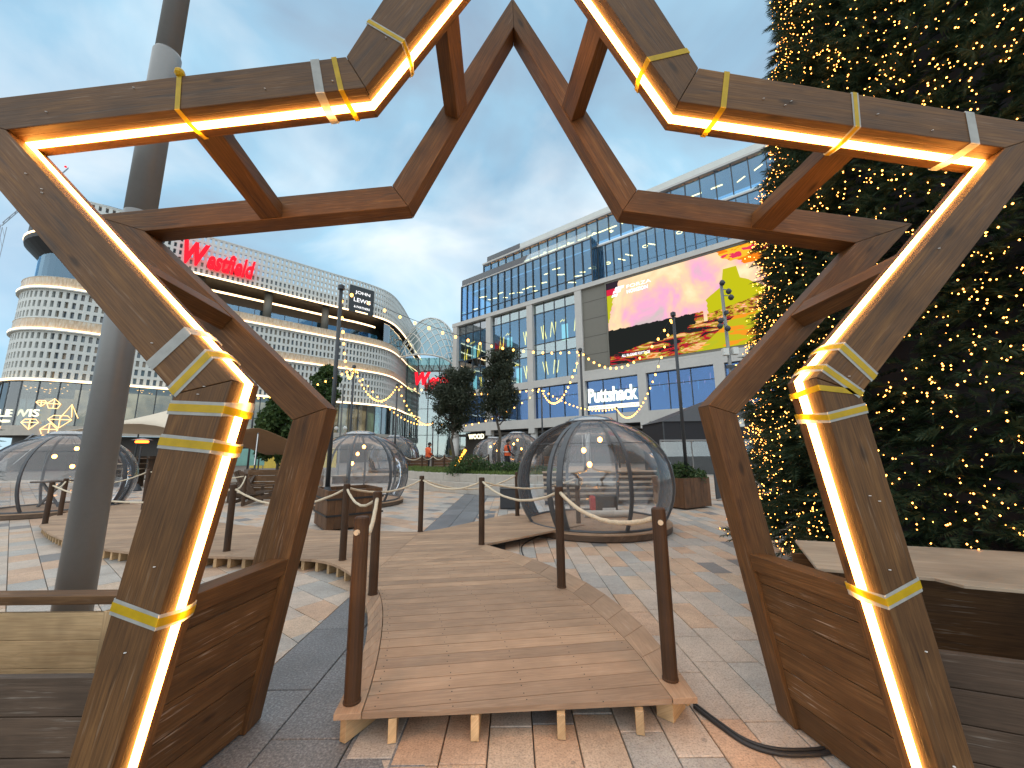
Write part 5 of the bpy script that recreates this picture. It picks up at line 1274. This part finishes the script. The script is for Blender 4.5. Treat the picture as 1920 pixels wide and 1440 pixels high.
# floodlight and camera mast in front of the screen
D = 22.0; t = onY(1352, 532, D); ms = thing('floodlight_mast', (t.x, D, 0), 'grey mast crowded with floodlights and speakers before the screen', 'mast')
MB().lathe([(.11, 0), (.085, t.z)], n=12).build('shaft', 'steel', ms, local=True, smooth=True)
for z, x, y in ((0, .02, -.1), (.55, .35, -.1), (.95, .42, -.15), (2.4, -.35, -.15), (2.75, -.45, -.2), (2.95, -.1, -.35)):
    q = V(x, y, t.z-z); m = MB(); m.lathe([(.09, -.14), (.17, .0), (.12, .12), (.03, .2)], q, 12); l_ = m.build('floodlight', 'pole_dark', ms, local=True, smooth=True)
    MB().tube([q+V(0, 0, .1), V(0, 0, t.z-z+.2)], .03, 6).build('bracket', 'steel', l_, local=True)
for z, x, s_ in ((1.9, .02, .22), (4.3, -.28, .42), (4.25, .28, .42), (6.3, -.2, .45), (6.2, .3, .42), (8.4, .1, .5)): MB().box((x, -.15, t.z-z), (s_*.75, .3, s_)).build('junction_box', 'panel_white' if s_ > .3 else 'pole_dark', ms, local=True, bevel=.02)
for z in (5.2, 7.2): MB().box((0, -.25, t.z-z), (.75, .05, .22)).build('flood_panel', 'pole_dark', ms, local=True, bevel=.01)
tops['M'] = V(t.x, D, 4)
# a lamp-headed column seen before the curved shopfront
t = onY(644, 722, 27.0); lm = thing('camera_column', (t.x, 27, 0), 'thin grey street column with paired white camera globes by the shopfront', 'street lamp')
MB().lathe([(.07, 0), (.05, t.z)], n=10).build('shaft', 'steel', lm, local=True)
zz = onY(645, 803, 27).z
for x in (-.3, .3): MB().sphere((x, 0, zz), .14, 10, 8).build('globe', 'white_paint', lm, local=True, smooth=True); MB().tube([(x, 0, zz+.12), (0, 0, zz+.2)], .02, 5).build('arm', 'steel', lm, local=True)

# ================================================================== FAR DECK, FENCE, PEOPLE
fdk = thing('far_deck', (-4, 25, 0), 'raised brown deck far behind the stone bed, carrying small pods', 'deck')
for i in range(22): MB().box((-.8, 20.6+i*.42, .37), (17, .415, .05)).build('deck_board', 'deck_wood', fdk, grain=(1, 0, 0))
MB().box((-.8, 20.38, .19), (17, .03, .38)).build('fascia', 'dull_wood', fdk, grain=(1, 0, 0))
for k, (px, w_) in enumerate(((775, 1.7), (832, 1.5), (872, 1.2), (1020, 1.6))):
    p = onY(px, 870, 23.2); o = thing('timber_fence_panel', (p.x, 23.2+.3*(k % 2), .395), ['low brown fence panel just right of the middle pod', 'low brown fence panel behind the person in orange', 'low brown fence panel between the two tree trunks', 'low brown fence panel behind the near pod door'][k], 'fence', 'low timber fence panels on the far deck')
    for i in range(5): MB().box((0, 0, .09+i*.17), (w_, .03, .15)).build('board', 'planter_wood', o, local=True, grain=(1, 0, 0))
    for x in (-w_/2+.05, w_/2-.05): MB().box((x, .035, .45), (.07, .035, .9)).build('upright', 'post_wood', o, local=True, grain=(0, 0, 1))
fposts = [(746, 22), (758, 21.5), (791, 21.3), (812, 22.4), (833, 21.2), (860, 22.0), (893, 21.4), (916, 22.5)]
for k, (px, D) in enumerate(fposts):
    p = onY(px, 870, D); b = thing('rope_post', (p.x, D, .395), f'small far rope post on the back deck, {["first", "second", "third", "fourth", "fifth", "sixth", "seventh", "eighth"][k]} from the left', 'post', 'dark timber rope posts along the boardwalk')
    MB().lathe([(.05, 0), (.05, .98), (.035, 1.0)], n=10).build('shaft', 'post_wood', b, local=True, grain=(0, 0, 1)); MB().lathe([(.056, 0), (.056, .02)], n=10).build('collar', 'post_wood', b, local=True, grain=(0, 0, 1))
    postlab[f'f{k}'] = V(p.x, D, 1.30)
for k in range(7): rope(f'f{k}', f'f{k+1}', .16, f'thin far rope on the back deck, {["first", "second", "third", "fourth", "fifth", "sixth", "seventh"][k]} span from the left', .02)

def person(px, D, z0, h, facing, label, pose):
    p = onY(px, 860, D); o = thing('person', (p.x, D, z0), label, 'person', None, facing)
    s_ = h/1.75
    if pose == 'stand':
        J = dict(hip=(0, 0, .95), waist=(0, .01, 1.1), chest=(0, .03, 1.33), neck=(0, .06, 1.5), chin=(0, .10, 1.56), head=(0, .11, 1.65), crown=(0, .10, 1.73),
                 lh=(-.10, 0, .92), lk=(-.11, .03, .50), la=(-.11, -.02, .09), lt=(-.13, .13, .04), rh=(.10, 0, .92), rk=(.11, .05, .50), ra=(.12, -.01, .09), rtt=(.14, .14, .04),
                 ls=(-.20, .03, 1.43), le=(-.27, .02, 1.15), lw=(-.18, .20, 1.02), lp=(-.13, .26, 1.0), rs=(.20, .03, 1.43), re=(.27, .02, 1.15), rw=(.18, .20, 1.02), rp=(.13, .26, 1.0))
    else:
        J = dict(hip=(0, 0, .95), waist=(0, .01, 1.1), chest=(0, .03, 1.33), neck=(0, .04, 1.5), chin=(0, .07, 1.56), head=(0, .07, 1.65), crown=(0, .05, 1.74),
                 lh=(-.10, 0, .92), lk=(-.10, .16, .52), la=(-.10, .24, .10), lt=(-.10, .40, .06), rh=(.10, 0, .92), rk=(.10, -.05, .50), ra=(.10, -.32, .16), rtt=(.10, -.22, .04),
                 ls=(-.20, .02, 1.43), le=(-.25, -.12, 1.17), lw=(-.22, -.10, .93), lp=(-.21, -.06, .85), rs=(.20, .02, 1.43), re=(.26, .08, 1.16), rw=(.22, .24, 1.0), rp=(.20, .31, .96))
    E_ = [('hip', 'waist'), ('waist', 'chest'), ('chest', 'neck'), ('neck', 'chin'), ('chin', 'head'), ('head', 'crown'), ('hip', 'lh'), ('lh', 'lk'), ('lk', 'la'), ('la', 'lt'), ('hip', 'rh'), ('rh', 'rk'), ('rk', 'ra'), ('ra', 'rtt'),
          ('chest', 'ls'), ('ls', 'le'), ('le', 'lw'), ('lw', 'lp'), ('chest', 'rs'), ('rs', 're'), ('re', 'rw'), ('rw', 'rp')]
    RR = dict(hip=.15, waist=.145, chest=.165, neck=.055, chin=.07, head=.10, crown=.06, lh=.10, lk=.065, la=.045, lt=.04, rh=.10, rk=.065, ra=.045, rtt=.04, ls=.075, le=.05, lw=.034, lp=.034, rs=.075, re=.05, rw=.034, rp=.034)
    for sd, pp, ww in (('l', 'lp', 'lw'), ('r', 'rp', 'rw')):      # fingers and thumb
        d = (V(*J[pp])-V(*J[ww])).normalized(); sx = 1 if sd == 'r' else -1
        for k in range(5):
            nm = f'{sd}f{k}'; off = V((k-1.5)*.018 if k < 4 else -sx*.03, 0, 0)+d*((.075, .085, .08, .065, .02)[k])+V(0, 0, -.012)
            J[nm] = tuple(V(*J[pp])+off); RR[nm] = .009; E_.append((pp, nm))
    names = list(J); me = bpy.data.meshes.new('body'); me.from_pydata([V(*J[n])*s_ for n in names], [(names.index(a), names.index(b)) for a, b in E_], []); me.materials.append(MT['dark_cloth'])
    body = bpy.data.objects.new('body', me); COL.objects.link(body); body.parent = o
    sk_ = body.modifiers.new('skin', 'SKIN'); sk_.use_smooth_shade = True
    for i, n in enumerate(names): r = RR[n]*s_; me.skin_vertices[0].data[i].radius = (r, r*(.72 if n in ('hip', 'waist', 'chest') else 1)); me.skin_vertices[0].data[i].use_root = (n == 'hip')
    body.modifiers.new('sub', 'SUBSURF').render_levels = 1
    hd = V(*J['head'])*s_
    MB().sphere(hd, .108*s_, 14, 10, 1.18).build('face', 'skin', o, local=True, smooth=True)
    MB().sphere(hd+V(0, -.012, .03)*s_, .116*s_, 14, 10, 1.05).build('hair', 'dark_cloth', o, local=True, smooth=True)
    f = MB(); f.box(hd+V(0, .115, -.005)*s_, (.022*s_, .03*s_, .04*s_)); f.build('nose', 'skin', o, local=True)
    e = MB()
    for x in (-.035, .035): e.sphere(hd+V(x, .10, .015)*s_, .012*s_, 6, 5)
    e.build('eyes', 'black', o, local=True); MB().box(hd+V(0, .105, -.055)*s_, (.045*s_, .01*s_, .01*s_)).build('mouth', 'red_paint', o, local=True)
    # vest or jacket shell
    long_ = pose == 'stand'; prof = []
    ks = [(.86 if long_ else .92, .185), (1.0, .19), (1.15, .19), (1.3, .205), (1.42, .20), (1.49, .10)]
    vs = []; fs = []; n = 16
    for z, r in ks:
        for j in range(n):
            a = 2*math.pi*j/n; vs.append((V(r*math.cos(a)*1.12, r*math.sin(a)*.88+.02, z))*s_)
    for i in range(len(ks)-1):
        for j in range(n): fs.append((i*n+j, i*n+(j+1) % n, (i+1)*n+(j+1) % n, (i+1)*n+j))
    MB().add(vs, fs).build('jacket' if long_ else 'vest', 'orange_vest', o, local=True, smooth=True)
    if long_:
        for a, b, c in (('ls', 'le', 'lw'), ('rs', 're', 'rw')): MB().tube([V(*J[a])*s_, V(*J[b])*s_, V(*J[c])*s_], [.095*s_, .072*s_, .055*s_], 10).build('sleeve', 'orange_vest', o, local=True, smooth=True)
    else:
        m = MB(); m.lathe([(.225*s_, 1.10*s_), (.225*s_, 1.15*s_)], (0, .01, 0), 16, False, False); m.build('reflective_band', 'white_paint', o, local=True)
person(802, 24.3, .395, 1.72, R_(-60), 'person in a bulky orange hi-vis jacket standing left of the left tree trunk', 'stand')
person(951, 20.9, .395, 1.76, R_(-80), 'person in an orange hi-vis vest and dark trousers walking right of the slender tree trunk', 'walk')

# leaning lit sign beside the tree trunk
c = onY(853, 845, 20.2); ln_ = thing('lit_slanted_sign', (c.x+.2, 20.2, .66), 'slanted glowing amber light bar beside the left tree trunk', 'light')
MB().beam((-.15, 0, .15), (.35, 0, 1.0), .12, .07, upv=(0, 1, 0)).build('light_bar', 'neon', ln_, local=True); MB().beam((-.15, .06, .0), (.42, .06, 1.12), .22, .04, upv=(0, 1, 0)).build('back_plate', 'black', ln_, local=True)

# ================================================================== TENTS, HEATER, CHAIRS (left)
def tent(name, pts, mat, label, polesat, sag=.0, n=9):
    """four-corner stretch canopy: corners plus a raised peak"""
    A, B, C_, D_, pk, h = pts; o = thing(name, tuple((A+B+C_+D_)/4*1.0-V(0, 0, ((A+B+C_+D_)/4).z)), label, 'tent'); vs = []; fs = []
    for i in range(n+1):
        for j in range(n+1):
            u, v = i/n, j/n; p = A.lerp(B, u).lerp(D_.lerp(C_, u), v); d = math.hypot(u-pk[0], v-pk[1]); p.z += h*max(0, 1-d*1.25)**1.35-sag*math.sin(math.pi*u)*math.sin(math.pi*v); vs.append(p)
    for i in range(n):
        for j in range(n): q = i*(n+1)+j; fs.append((q, q+1, q+n+2, q+n+1))
    ob = MB().add(vs, fs).build('canopy', mat, o, smooth=True); sm = ob.modifiers.new('th', 'SOLIDIFY'); sm.thickness = .02
    for p in polesat:
        MB().tube([V(p.x, p.y, 0), p], .04, 8).build('tent_pole', 'pole_dark', o)
    for p in (A, B): MB().tube([p, p+V(.5 if p is B else -.5, -.8, -p.z*.55)], .015, 5).build('guy_strap', 'white_paint', o)
    return o
D = 19.0
A, B = onY(95, 812, D), onY(345, 832, D); C_ = onY(345, 832, D)+V(.5, 5, .2); Dd = A+V(-.5, 5, .2)
tent('stretch_tent', (A, B, C_, Dd, (.68, .35), 1.7), 'cloth_beige', 'big beige stretch tent behind the grey lamp post', [A, B, C_, Dd])
MB().box((onY(240, 846, 21.5).x, 21.5, 1.9), (5.5, .05, .55)).build('valance', 'cloth_brown', None) if False else None
D = 17.0
A, B = onY(398, 815, D), onY(484, 812, D); C_ = onY(548, 848, D)+V(.1, 2.6, -.1); Dd = onY(405, 846, D)+V(0, 3.5, -.2)
tent('stretch_tent', (A, B, C_, Dd, (.9, .1), .25), 'cloth_brown', 'brown canvas tent flap between the left timbers of the arch', [B, A])
c = onY(263, 850, 17.5); ht = thing('patio_heater', (c.x, 17.5, 0), 'patio heater with a glowing orange top under the beige tent', 'heater')
MB().lathe([(.03, 0), (.03, 1.95)], n=10).build('stand', 'pole_dark', ht, local=True); zt_ = onY(263, 828, 17.5).z
MB().lathe([(.22, zt_-.06), (.24, zt_), (.2, zt_+.05)], n=18).build('glowing_head', 'heater_glow', ht, local=True); MB().lathe([(.38, zt_+.07), (.02, zt_+.16)], n=18).build('hood', 'steel', ht, local=True); MB().lathe([(.24, 0), (.24, .05), (.1, .3)], n=18).build('base', 'pole_dark', ht, local=True)
def lounger(px, py, D, rz, label):
    c = onY(px, py, D); o = thing('lounge_chair', (c.x, D, .02), label, 'chair', 'timber lounge chairs', rz)
    for k in range(5): MB().beam((-.28+k*.14, .25, .32), (-.28+k*.14, .62, 1.05-.03*abs(k-2)), .125, .025, upv=(0, 1, 0)).build('back_slat', 'dull_wood', o, local=True, grain=(0, 0, 1))
    for k in range(5): MB().box((0, -.28+k*.125, .36-.015*k), (.62, .115, .025)).build('seat_slat', 'dull_wood', o, local=True, grain=(1, 0, 0))
    for x in (-.34, .34):
        MB().box((x, -.30, .27), (.05, .09, .54)).build('leg', 'dull_wood', o, local=True, grain=(0, 0, 1)); MB().beam((x, -.32, .30), (x, .62, .04), .04, .10).build('leg', 'dull_wood', o, local=True, grain=(0, 1, 0)); MB().box((x, .02, .56), (.12, .78, .028)).build('armrest', 'dull_wood', o, local=True, grain=(0, 1, 0))
lounger(436, 905, 13.2, R_(-20), 'left of the two timber lounge chairs seen between the arch timbers'); lounger(486, 905, 12.6, R_(150), 'right of the two timber lounge chairs, turned towards the plaza')
c = onY(520, 890, 13.6); lw = thing('low_timber_wall', (c.x+.3, 13.6, 0), 'low dark timber slat wall behind the lounge chairs', 'wall')
for i in range(5): MB().box((0, 0, .12+i*.2), (2.6, .05, .18)).build('board', 'plank_wood', lw, local=True, grain=(1, 0, 0), bevel=.005)
for x in (-1.2, 0, 1.2): MB().box((x, .05, .52), (.08, .05, 1.04)).build('upright', 'post_wood', lw, local=True, grain=(0, 0, 1))
c = onY(250, 890, 20); fn_ = thing('stacked_tables', (c.x, 20, 0), 'clutter of stacked timber tables and benches under the beige tent', 'furniture')
for k in range(5):
    MB().box((random.uniform(-.8, .8), random.uniform(-.3, .3), .35+k*.26), (1.6, .7, .05), rz=random.uniform(-.2, .2)).build('table_top', random.choice(['plywood', 'dull_wood']), fn_, local=True, grain=(1, 0, 0), bevel=.005)
for x in (-.9, -.3, .3, .9): MB().box((x, 0, .75), (.07, .5, 1.5)).build('leg', 'dull_wood', fn_, local=True, grain=(0, 0, 1))
c = onY(448, 862, 26); tb = thing('turquoise_banner', (c.x, 26, 0), 'pale turquoise hoarding seen under the brown canvas flap', 'banner')
MB().box((0, 0, 1.35), (3.4, .05, 1.1)).build('sheet', 'teal_tarp', tb, local=True, bevel=.01)
for x in (-1.6, 1.6): MB().tube([(x, .05, 0), (x, .05, 1.95)], .03, 6).build('upright', 'steel', tb, local=True)
c = onY(500, 845, 30); yb = thing('yellow_hoarding', (c.x+1.0, 32, 0), 'yellow hoarding below the dense green tree', 'hoarding')
MB().box((0, 0, 1.4), (7, .06, 2.0)).build('sheet', 'yellow_paint', yb, local=True, bevel=.01)
for x in (-3, 0, 3): MB().tube([(x, .06, 0), (x, .06, 2.4)], .04, 6).build('upright', 'steel', yb, local=True)
A = onY(5, 858, 17); B = onY(62, 815, 17)
tr = thing('aluminium_truss', tuple(V(A.x, 17, 0)), 'slanted silver truss left of the beige tent', 'truss')
for k in range(2): MB().tube([A+V(0, k*.3, 0)-V(1.2, 0, .9), B+V(0, k*.3, .02)], .03, 6).build('chord', 'crane_metal', tr)
for i in range(9): MB().tube([(A-V(1.2, 0, .9)).lerp(B, i/9)+V(0, (i % 2)*.3, 0), (A-V(1.2, 0, .9)).lerp(B, (i+1)/9)+V(0, ((i+1) % 2)*.3, 0)], .012, 5).build('brace', 'crane_metal', tr)

# ================================================================== MARQUEE AND BARRIER (right, behind the pod)
c = onY(1372, 860, 25); mq = thing('black_marquee', (c.x, 27, 0), 'black pointed marquee in front of the office ground floor', 'marquee')
w2 = 4.2; he = onY(1300, 790, 25).z; pk = he+2.0
MB().box((0, 0, he/2), (2*w2, 4, he)).build('walls', 'dark_cloth', mq, local=True)
MB().add([(-w2-.1, -2.1, he+.005), (w2+.1, -2.1, he+.005), (w2+.1, 2.1, he+.005), (-w2-.1, 2.1, he+.005), (.8, 0, pk)], [(0, 1, 4), (1, 2, 4), (2, 3, 4), (3, 0, 4), (3, 2, 1, 0)]).build('roof', 'charcoal', mq, local=True)
for x in (-w2, w2): MB().box((x, -2.02, he/2), (.08, .06, he)).build('corner_pole', 'pole_dark', mq, local=True)
A = onY(1237, 826, 15.5); B = onY(1345, 826, 15.5); gb = thing('glass_barrier', ((A.x+B.x)/2, 15.5, 0), 'glass barrier with a steel handrail right of the near pod', 'barrier')
MB().tube([A, B+V(1.5, 0, 0)], .03, 8).build('handrail', 'steel', gb)
for k in range(3):
    x0 = A.x+k*1.25; MB().box((x0+.62, 15.5, A.z/2+.25), (1.2, .015, A.z-.6)).build('pane', 'clear_glass', gb); MB().tube([(x0, 15.5, 0), (x0, 15.5, A.z)], .025, 6).build('upright', 'steel', gb)
    for j in range(8): MB().lathe([(.018, -.002), (.018, .002)], (x0+.1+j*.15, 15.488, A.z-.42), 6).build('manifestation_dot', 'white_paint', gb)

# ================================================================== TOWER CRANE, far left
D = 160; a = onY(4, 420, D); cr = thing('tower_crane', (a.x, D, 0), 'distant tower crane mast and jib at the far left', 'crane')
for k in range(14):
    z0 = 40+k*5; 
    for x, y in ((-1, -1), (1, -1), (1, 1), (-1, 1)): MB().tube([(a.x+x, D+y, z0-5), (a.x+x, D+y, z0)], .12, 4).build('mast_leg', 'crane_metal', cr)
    MB().tube([(a.x-1, D-1, z0-5), (a.x+1, D-1, z0)], .08, 4).build('brace', 'crane_metal', cr); MB().tube([(a.x+1, D+1, z0-5), (a.x-1, D+1, z0)], .08, 4).build('brace', 'crane_metal', cr)
MB().box((a.x, D, 17.5), (2.2, 2.2, 35)).build('mast_base', 'crane_metal', cr)
b = onY(128, 316, 170); j0 = V(a.x, D, 105); 
for dz_ in (0, 1.6): MB().tube([j0+V(0, 0, dz_), V(b.x, 170, b.z+dz_*.3)], .18, 4).build('jib_chord', 'crane_metal', cr)
for k in range(12): MB().tube([j0.lerp(V(b.x, 170, b.z), k/12), j0.lerp(V(b.x, 170, b.z), (k+.5)/12)+V(0, 0, 1.6-1.1*k/12)], .10, 4).build('brace', 'crane_metal', cr)
MB().sphere(V(b.x-1.5, 170, b.z+1.0), .5, 8, 6).build('warning_lamp', 'red_sign', cr)
